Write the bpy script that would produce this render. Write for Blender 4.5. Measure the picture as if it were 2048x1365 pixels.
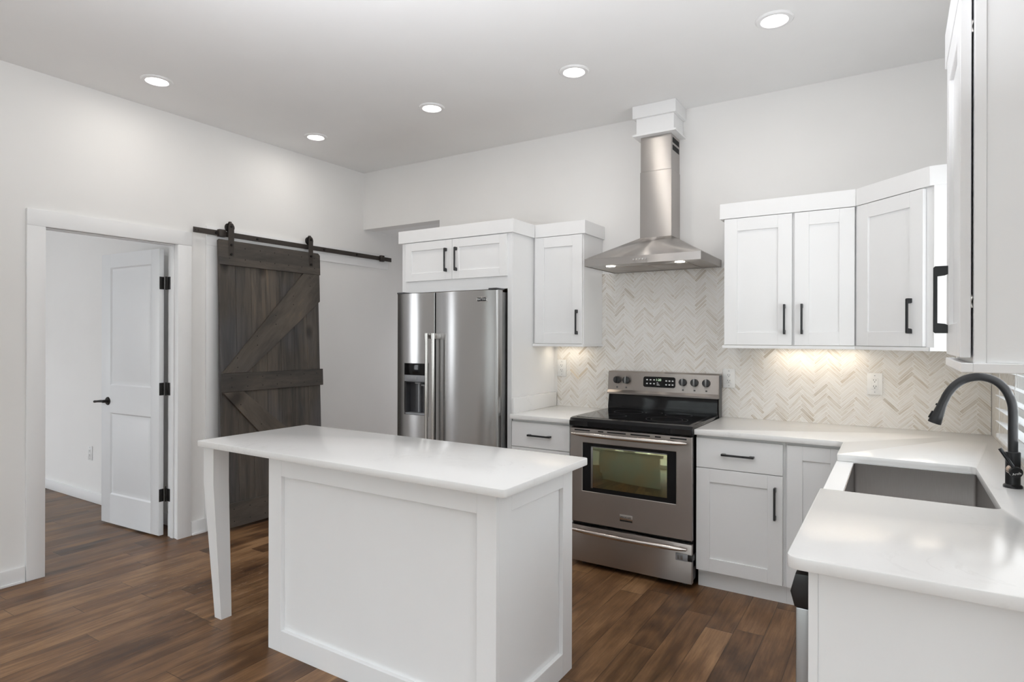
import bpy, bmesh, math, random
from mathutils import Vector, Matrix
random.seed(7)
for o in list(bpy.data.objects): bpy.data.objects.remove(o)
SC = bpy.context.scene; C = SC.collection
R = math.radians

# ------------------------------------------------------------------ camera
F_PX = 1214.71
cam_d = bpy.data.cameras.new('camera'); cam = bpy.data.objects.new('camera', cam_d); C.objects.link(cam)
cam_d.sensor_width = 36.0; cam_d.lens = F_PX/2048*36.0
cam_d.shift_x = (1024-1027.17)/2048; cam_d.shift_y = (677.64-682.5)/2048
cam_d.clip_start = 0.02
cam.matrix_world = Matrix.Translation((0,0,1.422)) @ Matrix.Rotation(R(32.185),4,'Z') @ Matrix.Rotation(R(90),4,'X') @ Matrix.Rotation(R(0.147),4,'Z')
SC.camera = cam
# ------------------------------------------------------------------ view, sky, daylight, added fill lamps
SC.view_settings.view_transform = 'Standard'; SC.view_settings.look = 'None'
SC.view_settings.gamma = 1; SC.view_settings.use_curve_mapping = False
SC.view_settings.exposure = 0.12
W = bpy.data.worlds.new('world'); SC.world = W; W.use_nodes = True
bg = W.node_tree.nodes['Background']; bg.inputs[1].default_value = 5.6
_t = W.node_tree.nodes.new('ShaderNodeTexCoord'); _s = W.node_tree.nodes.new('ShaderNodeSeparateXYZ'); _n = W.node_tree.nodes.new('ShaderNodeTexNoise'); _a = W.node_tree.nodes.new('ShaderNodeMath'); _r = W.node_tree.nodes.new('ShaderNodeValToRGB')
_n.inputs['Scale'].default_value = 7; _n.inputs['Detail'].default_value = 6; _a.operation = 'MULTIPLY_ADD'; _a.inputs[1].default_value = -0.30
W.node_tree.links.new(_t.outputs['Generated'],_s.inputs[0]); W.node_tree.links.new(_t.outputs['Generated'],_n.inputs['Vector'])
W.node_tree.links.new(_n.outputs['Fac'],_a.inputs[0]); W.node_tree.links.new(_s.outputs[2],_a.inputs[2]); W.node_tree.links.new(_a.outputs[0],_r.inputs[0])
_e = _r.color_ramp.elements; _e.new(0.5); _e.new(0.6)
for _q,(_p,_c) in zip(_e,((0.0,(0.22,0.235,0.235,1)),(0.03,(0.29,0.33,0.31,1)),(0.06,(0.93,0.97,1.04,1)),(1.0,(0.84,0.93,1.06,1)))): _q.position=_p; _q.color=_c
W.node_tree.links.new(_r.outputs[0],bg.inputs[0])
def area(name, loc, direction, sx, sy, power, col=(1,1,1), parent=None, spread=180):
    l = bpy.data.lights.new(name,'AREA'); l.shape='RECTANGLE'; l.size=sx; l.size_y=sy; l.energy=power; l.color=col; l.spread=R(spread)
    o = bpy.data.objects.new(name,l); C.objects.link(o)
    m = Vector(direction).to_track_quat('-Z','Y').to_matrix().to_4x4(); m.translation = Vector(loc)
    if parent is not None:
        o.parent = parent; o.matrix_local = WM[parent.name].inverted() @ m
    else: o.matrix_world = m
    return o
WM = {}
DAY = (0.94,0.965,1.02)
area('daylight_living_back', (-1.6,-3.90,1.5), (0,1,0), 4.0, 1.9, 8, DAY)
area('daylight_living_side', (3.50,-1.2,1.45), (-1,0,0), 3.0, 2.0, 22, DAY)
area('daylight_left_window', (-4.28,-2.2,1.5), (1,0,0), 1.4, 1.4, 3, DAY)
area('daylight_sink_window', (0.365,2.76,1.62), (-1,0,0), 1.2, 1.1, 6.8, (0.95,0.98,1.0))
area('daylight_side_room', (-6.6,-0.93,1.5), (0,1,0), 1.5, 1.4, 30, DAY)
area('passage_fill', (-3.83,5.9,1.1), (0,-1,-0.5), 0.8, 1.0, 10, DAY)  # added fill lamp for the wall by the barn door; passage has no window
area('ceiling_fill_near', (-1.1,0.9,2.0), (-0.05,0.25,1), 2.0, 1.4, 39, DAY)      # added upward fill lamp that brightens the ceiling
area('ceiling_fill_far', (-1.4,-0.3,2.0), (0,0,1), 1.5, 1.5, 8, DAY)  # second added upward fill, an unseen lamp behind the near one

# ------------------------------------------------------------------ mesh helpers
class MB:
    def __init__(s): s.bm = bmesh.new()
    def _new(s, n0): return [v for v in s.bm.verts][n0:]
    def box(s, x0,x1,y0,y1,z0,z1,b=0.0,seg=2):
        n0=len(s.bm.verts); ne=len(s.bm.edges)
        v=[s.bm.verts.new((x,y,z)) for x in (x0,x1) for y in (y0,y1) for z in (z0,z1)]
        f=[]
        for q in ((0,1,3,2),(4,6,7,5),(0,4,5,1),(2,3,7,6),(0,2,6,4),(1,5,7,3)): f.append(s.bm.faces.new([v[i] for i in q]))
        if b>0:
            es=list({e for fc in f for e in fc.edges})
            bmesh.ops.bevel(s.bm, geom=es, offset=b, segments=seg, profile=0.5, affect='EDGES', clamp_overlap=True)
        return s
    def prism(s, pts, axis, a0, a1, b=0.0, seg=2):
        def P(p,a):
            return {'x':(a,p[0],p[1]),'y':(p[0],a,p[1]),'z':(p[0],p[1],a)}[axis]
        A=[s.bm.verts.new(P(p,a0)) for p in pts]; B=[s.bm.verts.new(P(p,a1)) for p in pts]
        f=[s.bm.faces.new(A), s.bm.faces.new(B[::-1])]
        n=len(pts)
        for i in range(n): f.append(s.bm.faces.new((A[i],A[(i+1)%n],B[(i+1)%n],B[i])))
        bmesh.ops.recalc_face_normals(s.bm, faces=f)
        if b>0:
            es=list(set(f[0].edges)|set(f[1].edges))
            bmesh.ops.bevel(s.bm, geom=es, offset=b, segments=seg, profile=0.5, affect='EDGES', clamp_overlap=True)
        return s
    def ring(s, c, u, v, r, n): return [s.bm.verts.new(c+u*(r*math.cos(2*math.pi*i/n))+v*(r*math.sin(2*math.pi*i/n))) for i in range(n)]
    def tube(s, pts, rad, n=20, cap=True):
        pts=[Vector(p) for p in pts]
        if not hasattr(rad,'__len__'): rad=[rad]*len(pts)
        rings=[]; u=None
        for i,p in enumerate(pts):
            t=(pts[min(i+1,len(pts)-1)]-pts[max(i-1,0)])
            if t.length<1e-9: t=pts[-1]-pts[0]
            t.normalize()
            if u is None: u=t.orthogonal().normalized()
            u=(u-t*u.dot(t)).normalized(); v=t.cross(u)
            rings.append(s.ring(p,u,v,rad[i],n))
        for a,b in zip(rings,rings[1:]):
            for i in range(n): s.bm.faces.new((a[i],a[(i+1)%n],b[(i+1)%n],b[i]))
        if cap: s.bm.faces.new(rings[0][::-1]); s.bm.faces.new(rings[-1])
        return s
    def cyl(s,p0,p1,r0,r1=None,n=28): 
        p0=Vector(p0);p1=Vector(p1)
        return s.tube([p0,p1],[r0,r0 if r1 is None else r1],n)
    def lathe(s, prof, c, n=40, axis=(0,0,1), close=True):
        ax=Vector(axis).normalized(); u=ax.orthogonal().normalized(); v=ax.cross(u); c=Vector(c)
        rings=[s.ring(c+ax*z,u,v,max(r,1e-5),n) for r,z in prof]
        for a,b in zip(rings,rings[1:]):
            for i in range(n): s.bm.faces.new((a[i],a[(i+1)%n],b[(i+1)%n],b[i]))
        if close: s.bm.faces.new(rings[0][::-1]); s.bm.faces.new(rings[-1])
        return s
    def face(s, pts): s.bm.faces.new([s.bm.verts.new(p) for p in pts]); return s
    def loops(s, loops, capend=True):
        L=[[s.bm.verts.new(p) for p in l] for l in loops]
        for a,b in zip(L,L[1:]):
            n=len(a)
            for i in range(n): s.bm.faces.new((a[i],a[(i+1)%n],b[(i+1)%n],b[i]))
        if capend: s.bm.faces.new(L[-1])
        return s
    def plate(s,x0,x1,z0,z1,a0,a1,c0,c1,y0,y1,b=0.003):      # slab facing -y with a rectangular opening and softened edges
        O=lambda i,y:[(x0+i,y,z0+i),(x1-i,y,z0+i),(x1-i,y,z1-i),(x0+i,y,z1-i)]
        H=lambda i,y:[(a0-i,y,c0-i),(a1+i,y,c0-i),(a1+i,y,c1+i),(a0-i,y,c1+i)]
        s.loops([H(0,y1),H(0,y0+b),H(b,y0),O(b,y0),O(0,y0+b),O(0,y1),H(0,y1)],False)
        bmesh.ops.remove_doubles(s.bm,verts=s.bm.verts,dist=1e-6); return s
    def xf(s, M): bmesh.ops.transform(s.bm, matrix=M, verts=s.bm.verts); return s
    def mesh(s, m): 
        bmesh.ops.transform
        s.bm.from_mesh(m); return s

def finish(name, mb, mat, parent, M, smooth=35):
    bm=mb.bm
    bmesh.ops.recalc_face_normals(bm, faces=bm.faces)
    for f in bm.faces: f.smooth=True
    for e in bm.edges:
        e.smooth = len(e.link_faces)==2 and e.calc_face_angle(0)<R(smooth)
    if M is not None: bmesh.ops.transform(bm, matrix=M, verts=bm.verts)
    me=bpy.data.meshes.new(name); bm.to_mesh(me); bm.free()
    if mat: me.materials.append(mat)
    o=bpy.data.objects.new(name,me); C.objects.link(o)
    return o
def part(name, mb, mat, parent, label=None, smooth=35):      # world-space mesh placed under its parent
    W0=WM[parent.name]
    o=finish(name,mb,mat,parent,W0.inverted(),smooth); o.parent=parent; WM[o.name]=W0
    if label: o['label']=label
    return o
def thing(name, label, cat, loc=(0,0,0), rotz=0, group=None):
    o=bpy.data.objects.new(name,None); C.objects.link(o); o.location=loc; o.rotation_euler=(0,0,rotz); o.empty_display_size=0.1
    o['label']=label; o['category']=cat
    if group: o['group']=group
    WM[o.name]=Matrix.Translation(loc) @ Matrix.Rotation(rotz,4,'Z')
    return o
def solo(name, mb, mat, label=None, cat=None, loc=(0,0,0), group=None, smooth=35):
    o=finish(name,mb,mat,None,Matrix.Translation(loc).inverted(),smooth); o.location=loc; WM[o.name]=Matrix.Translation(loc)
    if label: o['label']=label; o['category']=cat
    if group: o['group']=group
    return o
def struct(name, mb, mat, label=None, cat=None, loc=(0,0,0)):
    o=solo(name,mb,mat,loc=loc); o['kind']='structure'
    if label: o['label']=label
    if cat: o['category']=cat
    return o

# ------------------------------------------------------------------ materials
def newmat(name):
    m=bpy.data.materials.new(name); m.use_nodes=True
    return m, m.node_tree, m.node_tree.nodes['Principled BSDF']
def nd(nt, t, **k):
    n=nt.nodes.new(t)
    for a,b in k.items(): setattr(n,a,b)
    return n
def math_(nt, op, a, b=None, c=None):
    n=nd(nt,'ShaderNodeMath',operation=op)
    for i,x in enumerate((a,b,c)):
        if x is None: continue
        if hasattr(x,'is_output'): nt.links.new(x,n.inputs[i])
        else: n.inputs[i].default_value=x
    return n.outputs[0]
def ramp(nt, fac, stops):
    n=nd(nt,'ShaderNodeValToRGB'); nt.links.new(fac,n.inputs[0])
    e=n.color_ramp.elements
    while len(e)<len(stops): e.new(0.5)
    for q,(p,c) in zip(e,stops): q.position=p; q.color=(*c,1) if len(c)==3 else c
    return n.outputs[0]
def mix(nt, fac, a, b, blend='MIX'):
    n=nd(nt,'ShaderNodeMix',data_type='RGBA',blend_type=blend)
    for i,x in ((0,fac),(6,a),(7,b)):
        if hasattr(x,'is_output'): nt.links.new(x,n.inputs[i])
        elif isinstance(x,(int,float)): n.inputs[i].default_value=x
        else: n.inputs[i].default_value=(*x,1)
    return n.outputs[2]
def coords(nt, scale=(1,1,1), kind='Object', rot=(0,0,0)):
    t=nd(nt,'ShaderNodeTexCoord'); mp=nd(nt,'ShaderNodeMapping'); mp.inputs['Scale'].default_value=scale; mp.inputs['Rotation'].default_value=rot
    nt.links.new(t.outputs[kind],mp.inputs[0]); return mp.outputs[0]
def noise(nt, vec, scale, detail=4, rough=0.5, dist=0.0):
    n=nd(nt,'ShaderNodeTexNoise'); n.inputs['Scale'].default_value=scale; n.inputs['Detail'].default_value=detail; n.inputs['Roughness'].default_value=rough; n.inputs['Distortion'].default_value=dist
    nt.links.new(vec,n.inputs['Vector']); return n.outputs['Fac']
def bump(nt, b, h, strength=0.1, dist=0.01):
    n=nd(nt,'ShaderNodeBump'); n.inputs['Strength'].default_value=strength; n.inputs['Distance'].default_value=dist
    nt.links.new(h,n.inputs['Height']); nt.links.new(n.outputs[0],b.inputs['Normal'])
def paint(name, col, rough=0.5, var=0.012, sc=6, bs=0.02):
    m,nt,b=newmat(name); v=coords(nt); f=noise(nt,v,sc,5)
    c2=tuple(max(0,x-var*2) for x in col)
    nt.links.new(ramp(nt,f,[(0.35,c2),(0.65,col)]),b.inputs['Base Color'])
    b.inputs['Roughness'].default_value=rough
    if bs: bump(nt,b,noise(nt,v,220,3),bs,0.002)
    return m
def metal(name, col, rough=0.3, aniso=0.0, tint=0.04, stretch=(2,2,160), metallic=1.0):
    m,nt,b=newmat(name); v=coords(nt,stretch); f=noise(nt,v,6,3)
    c2=tuple(x*(1-tint) for x in col)
    nt.links.new(ramp(nt,f,[(0.3,c2),(0.7,col)]),b.inputs['Base Color'])
    b.inputs['Metallic'].default_value=metallic
    nt.links.new(ramp(nt,f,[(0.3,(rough*0.97,)*3),(0.7,(rough*1.03,)*3)]),b.inputs['Roughness'])
    if aniso:
        b.inputs['Anisotropic Rotation'].default_value=0.25
        b.inputs['Anisotropic'].default_value=aniso
        t=nd(nt,'ShaderNodeTangent',direction_type='RADIAL',axis='Z'); nt.links.new(t.outputs[0],b.inputs['Tangent'])
    return m
def plain(name, col, rough=0.5, metallic=0.0, coat=0.0):
    m,nt,b=newmat(name); v=coords(nt); f=noise(nt,v,30,3)
    nt.links.new(ramp(nt,f,[(0.3,tuple(x*0.92 for x in col)),(0.7,col)]),b.inputs['Base Color'])
    b.inputs['Roughness'].default_value=rough; b.inputs['Metallic'].default_value=metallic; b.inputs['Coat Weight'].default_value=coat
    return m
def emit(name, col, s):
    m,nt,b=newmat(name); b.inputs['Base Color'].default_value=(0.9,0.9,0.9,1)
    b.inputs['Emission Color'].default_value=(*col,1); b.inputs['Emission Strength'].default_value=s; return m

M_wall=paint('wall_paint',(0.84,0.83,0.815),0.75,0.006,3)
M_ceil=paint('ceiling_paint',(0.90,0.90,0.895),0.85,0.006,3)
M_trim=paint('trim_paint',(0.86,0.86,0.86),0.38,0.006,5,0.01)
M_cab=paint('cabinet_paint',(0.87,0.87,0.87),0.36,0.005,5,0.01)
M_door=paint('door_paint',(0.82,0.83,0.84),0.40,0.005,5,0.01)
M_black=plain('black_powdercoat',(0.012,0.0125,0.014),0.30)
M_blackgloss=plain('black_enamel',(0.006,0.006,0.007),0.10,0,0.0); M_blackgloss.node_tree.nodes['Principled BSDF'].inputs['Specular IOR Level'].default_value=0.3
M_glasstop=plain('ceramic_glass',(0.004,0.004,0.005),0.05)
M_burner=plain('burner_print',(0.10,0.10,0.10),0.3)
M_bronze=plain('dark_bronze',(0.055,0.046,0.040),0.45,0.35)
M_iron=plain('oiled_iron',(0.020,0.018,0.017),0.4,0.5)
M_dark=plain('dark_gap',(0.01,0.01,0.01),0.8)
M_wood_raw=plain('raw_pine',(0.55,0.36,0.20),0.7)
M_fridge=metal('brushed_steel_cool',(0.46,0.455,0.45),0.235,0.85,0.012,(3,3,420))
M_fridgeside=metal('grey_appliance_side',(0.30,0.30,0.30),0.42,0,0.03)
M_range=metal('brushed_steel_warm',(0.41,0.375,0.35),0.36,0.9,0.012,(3,3,420))
M_hood=metal('brushed_steel_hood',(0.50,0.475,0.455),0.36,1.0,0.012,(3,3,420))
M_dw=metal('brushed_steel_dishwasher',(0.36,0.36,0.36),0.30,0,0.02)
M_handle=metal('polished_warm_steel',(0.60,0.555,0.52),0.2,0,0.02)
M_steel=metal('polished_steel',(0.70,0.68,0.66),0.18,0,0.02)
M_sink=metal('sink_steel',(0.36,0.34,0.33),0.34,0,0.05,(60,4,4))
M_grey=plain('grey_plastic',(0.33,0.34,0.36),0.4)
M_dgrey=plain('dark_grey_plastic',(0.06,0.06,0.065),0.35)
M_white=plain('white_plastic',(0.85,0.85,0.84),0.35)
M_blind=plain('white_vinyl_slat',(0.86,0.87,0.88),0.45)
M_slot=plain('socket_slot',(0.03,0.03,0.03),0.6)
M_print=plain('white_print',(0.75,0.75,0.75),0.5)
M_printdk=plain('dark_print',(0.08,0.08,0.08),0.5)
M_lens=emit('lamp_lens',(1.0,0.97,0.92),14)
M_led=emit('led_strip',(1.0,0.86,0.66),4)
M_hoodlamp=emit('hood_lamp',(1.0,0.95,0.85),10)
M_digit=emit('green_digits',(0.35,0.9,0.25),0.35)
M_collar=metal('beige_reflection_chrome',(0.62,0.50,0.42),0.25)  # chrome collar: the beige it reflects is painted into its base colour

def mat_quartz():
    m,nt,b=newmat('white_quartz'); v=coords(nt)
    n1=noise(nt,v,2.2,8,0.6,1.6); vein=ramp(nt,math_(nt,'ABSOLUTE',math_(nt,'SUBTRACT',n1,0.5)),[(0.0,(1,1,1)),(0.015,(0,0,0))])
    n2=noise(nt,v,3.0,3); msk=ramp(nt,n2,[(0.5,(0,0,0)),(0.7,(1,1,1))])
    fleck=ramp(nt,noise(nt,v,90,2),[(0.62,(0,0,0)),(0.8,(1,1,1))])
    c=mix(nt,math_(nt,'MULTIPLY',math_(nt,'MULTIPLY',vein,msk),0.35),(0.84,0.835,0.825),(0.62,0.61,0.60))
    c=mix(nt,math_(nt,'MULTIPLY',fleck,0.12),c,(0.70,0.68,0.66))
    nt.links.new(c,b.inputs['Base Color']); b.inputs['Roughness'].default_value=0.17; b.inputs['IOR'].default_value=1.48
    return m
M_quartz=mat_quartz()

def mat_floor(name, tint=1.0):
    m,nt,b=newmat(name)
    t=nd(nt,'ShaderNodeTexCoord'); sx=nd(nt,'ShaderNodeSeparateXYZ'); nt.links.new(t.outputs['Object'],sx.inputs[0])
    x,y=sx.outputs[0],sx.outputs[1]
    u=math_(nt,'DIVIDE',math_(nt,'ADD',x,20.05),0.131); row=math_(nt,'FLOOR',u); fu=math_(nt,'FRACT',u)
    wn=nd(nt,'ShaderNodeTexWhiteNoise',noise_dimensions='1D'); nt.links.new(row,wn.inputs['W'])
    v=math_(nt,'DIVIDE',math_(nt,'ADD',math_(nt,'ADD',y,30),math_(nt,'MULTIPLY',wn.outputs[0],7.3)),1.05); col=math_(nt,'FLOOR',v); fv=math_(nt,'FRACT',v)
    cb=nd(nt,'ShaderNodeCombineXYZ'); nt.links.new(row,cb.inputs[0]); nt.links.new(col,cb.inputs[1])
    w2=nd(nt,'ShaderNodeTexWhiteNoise',noise_dimensions='2D'); nt.links.new(cb.outputs[0],w2.inputs['Vector']); pid=w2.outputs[0]
    # grain stretched along the plank, shifted per plank
    cg=nd(nt,'ShaderNodeCombineXYZ'); nt.links.new(math_(nt,'ADD',math_(nt,'MULTIPLY',x,14.0),math_(nt,'MULTIPLY',pid,60)),cg.inputs[0]); nt.links.new(math_(nt,'MULTIPLY',y,1.5),cg.inputs[1]); nt.links.new(math_(nt,'MULTIPLY',pid,31),cg.inputs[2])
    g1=noise(nt,cg.outputs[0],1.0,6,0.62,1.1)
    cg2=nd(nt,'ShaderNodeCombineXYZ'); nt.links.new(math_(nt,'MULTIPLY',x,120.0),cg2.inputs[0]); nt.links.new(math_(nt,'MULTIPLY',y,6.0),cg2.inputs[1]); nt.links.new(math_(nt,'MULTIPLY',pid,17),cg2.inputs[2])
    g2=noise(nt,cg2.outputs[0],1.0,4,0.6)
    k=math_(nt,'ADD',math_(nt,'MULTIPLY',pid,0.26),math_(nt,'ADD',math_(nt,'MULTIPLY',g1,0.62),math_(nt,'MULTIPLY',g2,0.30)))
    T=lambda c: tuple(q*tint for q in c)
    cf=nd(nt,'ShaderNodeCombineXYZ'); nt.links.new(math_(nt,'ADD',math_(nt,'MULTIPLY',x,9.0),math_(nt,'MULTIPLY',pid,43)),cf.inputs[0]); nt.links.new(math_(nt,'MULTIPLY',y,1.7),cf.inputs[1]); nt.links.new(math_(nt,'MULTIPLY',pid,57),cf.inputs[2])
    fig=nd(nt,'ShaderNodeTexWave',wave_type='RINGS'); fig.inputs['Scale'].default_value=0.9; fig.inputs['Distortion'].default_value=7.0; fig.inputs['Detail'].default_value=4; fig.inputs['Detail Scale'].default_value=1.2; nt.links.new(cf.outputs[0],fig.inputs['Vector'])
    blot=noise(nt,t.outputs['Object'],3.2,4,0.6)
    k=math_(nt,'ADD',k,math_(nt,'ADD',math_(nt,'MULTIPLY',math_(nt,'SUBTRACT',fig.outputs['Fac'],0.5),0.13),math_(nt,'MULTIPLY',math_(nt,'SUBTRACT',blot,0.5),0.30)))
    c=ramp(nt,k,[(0.26,T((0.024,0.0110,0.0050))),(0.46,T((0.075,0.036,0.0155))),(0.62,T((0.132,0.068,0.0305))),(0.88,T((0.27,0.155,0.076)))])
    # knots and pale scuffs
    cs=nd(nt,'ShaderNodeCombineXYZ'); nt.links.new(math_(nt,'MULTIPLY',x,34.0),cs.inputs[0]); nt.links.new(math_(nt,'MULTIPLY',y,11.0),cs.inputs[1])
    sc=ramp(nt,noise(nt,cs.outputs[0],1.0,8,0.75),[(0.575,(0,0,0)),(0.62,(1,1,1))])
    zone=nd(nt,'ShaderNodeVectorMath',operation='DISTANCE'); nt.links.new(t.outputs['Object'],zone.inputs[0]); zone.inputs[1].default_value=(-3.35,2.15,0)
    zm=ramp(nt,zone.outputs['Value'],[(0.25,(1,1,1)),(1.0,(0,0,0))])
    c=mix(nt,math_(nt,'MULTIPLY',math_(nt,'MULTIPLY',sc,zm),0.55),c,(0.36,0.25,0.16))
    kn=nd(nt,'ShaderNodeTexVoronoi'); ck=nd(nt,'ShaderNodeCombineXYZ'); nt.links.new(math_(nt,'MULTIPLY',x,3.1),ck.inputs[0]); nt.links.new(math_(nt,'MULTIPLY',y,1.3),ck.inputs[1]); nt.links.new(ck.outputs[0],kn.inputs['Vector']); kn.inputs['Scale'].default_value=1.0
    c=mix(nt,ramp(nt,kn.outputs['Distance'],[(0.045,(0.8,0.8,0.8)),(0.11,(0,0,0))]),c,(0.03,0.016,0.009))
    e1=math_(nt,'MINIMUM',fu,math_(nt,'SUBTRACT',1.0,fu)); e2=math_(nt,'MULTIPLY',math_(nt,'MINIMUM',fv,math_(nt,'SUBTRACT',1.0,fv)),8.0)
    seam=ramp(nt,math_(nt,'MINIMUM',e1,e2),[(0.006,(1,1,1)),(0.020,(0,0,0))])
    c=mix(nt,math_(nt,'MULTIPLY',seam,0.6),c,(0.018,0.010,0.006))
    nt.links.new(c,b.inputs['Base Color'])
    nt.links.new(ramp(nt,g1,[(0.3,(0.30,)*3),(0.7,(0.44,)*3)]),b.inputs['Roughness']); b.inputs['Specular IOR Level'].default_value=0.38
    bump(nt,b,math_(nt,'SUBTRACT',math_(nt,'MULTIPLY',g2,0.3),seam),0.25,0.002)
    return m
M_floor=mat_floor('hand_scraped_planks',1.5); M_floor2=mat_floor('side_room_planks',1.1)

def mat_barn(name, axis, seed):
    m,nt,b=newmat(name)
    t=nd(nt,'ShaderNodeTexCoord'); sx=nd(nt,'ShaderNodeSeparateXYZ'); nt.links.new(t.outputs['UV'],sx.inputs[0])
    u,v=sx.outputs[0],sx.outputs[1]              # u along the grain, v across, both in metres
    row=math_(nt,'FLOOR',math_(nt,'DIVIDE',math_(nt,'ADD',v,9+seed),0.1307)) if axis=='planks' else math_(nt,'FLOOR',math_(nt,'ADD',v,seed*3.7+50))
    wn=nd(nt,'ShaderNodeTexWhiteNoise',noise_dimensions='1D'); nt.links.new(math_(nt,'ADD',row,seed),wn.inputs['W']); pid=wn.outputs[0]
    cg=nd(nt,'ShaderNodeCombineXYZ'); nt.links.new(math_(nt,'MULTIPLY',u,1.6),cg.inputs[0]); nt.links.new(math_(nt,'MULTIPLY',v,16),cg.inputs[1]); nt.links.new(math_(nt,'ADD',math_(nt,'MULTIPLY',pid,23),seed),cg.inputs[2])
    g=noise(nt,cg.outputs[0],1.0,6,0.6,0.9)
    cg2=nd(nt,'ShaderNodeCombineXYZ'); nt.links.new(math_(nt,'MULTIPLY',u,7),cg2.inputs[0]); nt.links.new(math_(nt,'MULTIPLY',v,150),cg2.inputs[1]); nt.links.new(pid,cg2.inputs[2])
    g2=noise(nt,cg2.outputs[0],1.0,3,0.6)
    k=math_(nt,'ADD',math_(nt,'MULTIPLY',pid,0.22),math_(nt,'ADD',math_(nt,'MULTIPLY',g,0.72),math_(nt,'MULTIPLY',g2,0.24)))
    c=ramp(nt,k,[(0.32,(0.030,0.026,0.0235)),(0.50,(0.062,0.053,0.045)),(0.70,(0.112,0.092,0.074)),(0.94,(0.23,0.155,0.095))])
    vo=nd(nt,'ShaderNodeTexVoronoi'); ck=nd(nt,'ShaderNodeCombineXYZ'); nt.links.new(math_(nt,'MULTIPLY',u,2.9),ck.inputs[0]); nt.links.new(math_(nt,'MULTIPLY',v,5.2),ck.inputs[1]); nt.links.new(math_(nt,'ADD',math_(nt,'MULTIPLY',g,0.25),seed*0.37),ck.inputs[2]); nt.links.new(ck.outputs[0],vo.inputs['Vector']); vo.inputs['Scale'].default_value=1.0
    c=mix(nt,ramp(nt,vo.outputs['Distance'],[(0.07,(0.85,)*3),(0.22,(0,0,0))]),c,(0.022,0.016,0.013))
    # cooler stain wash in large uneven patches
    cw=nd(nt,'ShaderNodeCombineXYZ'); nt.links.new(math_(nt,'MULTIPLY',u,1.3),cw.inputs[0]); nt.links.new(math_(nt,'MULTIPLY',v,2.5),cw.inputs[1]); cw.inputs[2].default_value=seed
    c=mix(nt,ramp(nt,noise(nt,cw.outputs[0],1.0,3),[(0.42,(0,0,0)),(0.62,(0.6,)*3)] if axis=='planks' else [(0.55,(0,0,0)),(0.75,(0.45,)*3)]),c,mix(nt,g,(0.045,0.048,0.057),(0.115,0.118,0.130)))
    nt.links.new(c,b.inputs['Base Color']); b.inputs['Roughness'].default_value=0.62
    bump(nt,b,g2,0.15,0.002)
    return m
def set_uv(o, au, av):
    me=o.data; uv=me.uv_layers.new(name='UVMap'); au=Vector(au); av=Vector(av)
    for l in me.loops:
        p=me.vertices[l.vertex_index].co; uv.data[l.index].uv=(p.dot(au),p.dot(av))

def mat_tile():
    m,nt,b=newmat('marble_mosaic')
    a=nd(nt,'ShaderNodeAttribute',attribute_name='tile_tone'); t=nd(nt,'ShaderNodeTexCoord'); sx=nd(nt,'ShaderNodeSeparateXYZ'); nt.links.new(t.outputs['UV'],sx.inputs[0])
    tone=a.outputs['Fac']
    cg=nd(nt,'ShaderNodeCombineXYZ'); nt.links.new(math_(nt,'MULTIPLY',sx.outputs[0],9),cg.inputs[0]); nt.links.new(math_(nt,'MULTIPLY',sx.outputs[1],130),cg.inputs[1]); nt.links.new(math_(nt,'MULTIPLY',tone,91),cg.inputs[2])
    g=noise(nt,cg.outputs[0],1.0,4,0.6,0.6)
    base=ramp(nt,tone,[(0.0,(0.82,0.80,0.77)),(0.35,(0.78,0.755,0.715)),(0.70,(0.71,0.675,0.625)),(0.93,(0.60,0.555,0.495)),(1.0,(0.48,0.44,0.39))])
    dark=mix(nt,1.0,base,(0.80,0.75,0.69),'MULTIPLY')
    amt=math_(nt,'MULTIPLY',ramp(nt,g,[(0.50,(0,0,0)),(0.60,(1,1,1))]),math_(nt,'ADD',0.65,math_(nt,'MULTIPLY',tone,0.7)))
    st=nd(nt,'ShaderNodeAttribute',attribute_name='rust_stain')
    nt.links.new(mix(nt,st.outputs['Fac'],mix(nt,amt,base,dark),(0.62,0.44,0.20)),b.inputs['Base Color']); b.inputs['Roughness'].default_value=0.32
    return m
M_tile=mat_tile(); M_grout=paint('grout',(0.93,0.92,0.90),0.85,0.01,30)
def mat_oven():
    m,nt,b=newmat('coated_oven_glass'); v=coords(nt,(5,5,5)); f=noise(nt,v,1.0,2)
    nt.links.new(ramp(nt,f,[(0.35,(0.27,0.25,0.14)),(0.5,(0.24,0.27,0.17)),(0.65,(0.30,0.24,0.17))]),b.inputs['Base Color'])
    b.inputs['Metallic'].default_value=0.85; b.inputs['Roughness'].default_value=0.05
    return m
M_oven=mat_oven()
def mat_pane():
    m=bpy.data.materials.new('window_glass'); m.use_nodes=True; nt=m.node_tree; nt.nodes.clear()
    out=nd(nt,'ShaderNodeOutputMaterial'); mx=nd(nt,'ShaderNodeMixShader'); tr=nd(nt,'ShaderNodeBsdfTransparent'); gl=nd(nt,'ShaderNodeBsdfGlossy'); fr=nd(nt,'ShaderNodeFresnel')
    gl.inputs['Roughness'].default_value=0.02; fr.inputs[0].default_value=1.45; tr.inputs[0].default_value=(0.97,0.99,0.98,1)
    ge=nd(nt,'ShaderNodeNewGeometry'); nt.links.new(math_(nt,'MULTIPLY',fr.outputs[0],math_(nt,'SUBTRACT',1.0,ge.outputs['Backfacing'])),mx.inputs[0]); nt.links.new(tr.outputs[0],mx.inputs[1]); nt.links.new(gl.outputs[0],mx.inputs[2]); nt.links.new(mx.outputs[0],out.inputs[0])
    return m
M_pane=mat_pane()

# ------------------------------------------------------------------ room dimensions
xL=-4.291; yB=4.1334; xR=0.443; zC=2.9915
yO=-4.0; xO=3.6; yS=1.46          # living area: back wall, right wall, wall beside the peninsula
xP=-3.366; zP=2.4543              # passage beside the refrigerator
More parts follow.
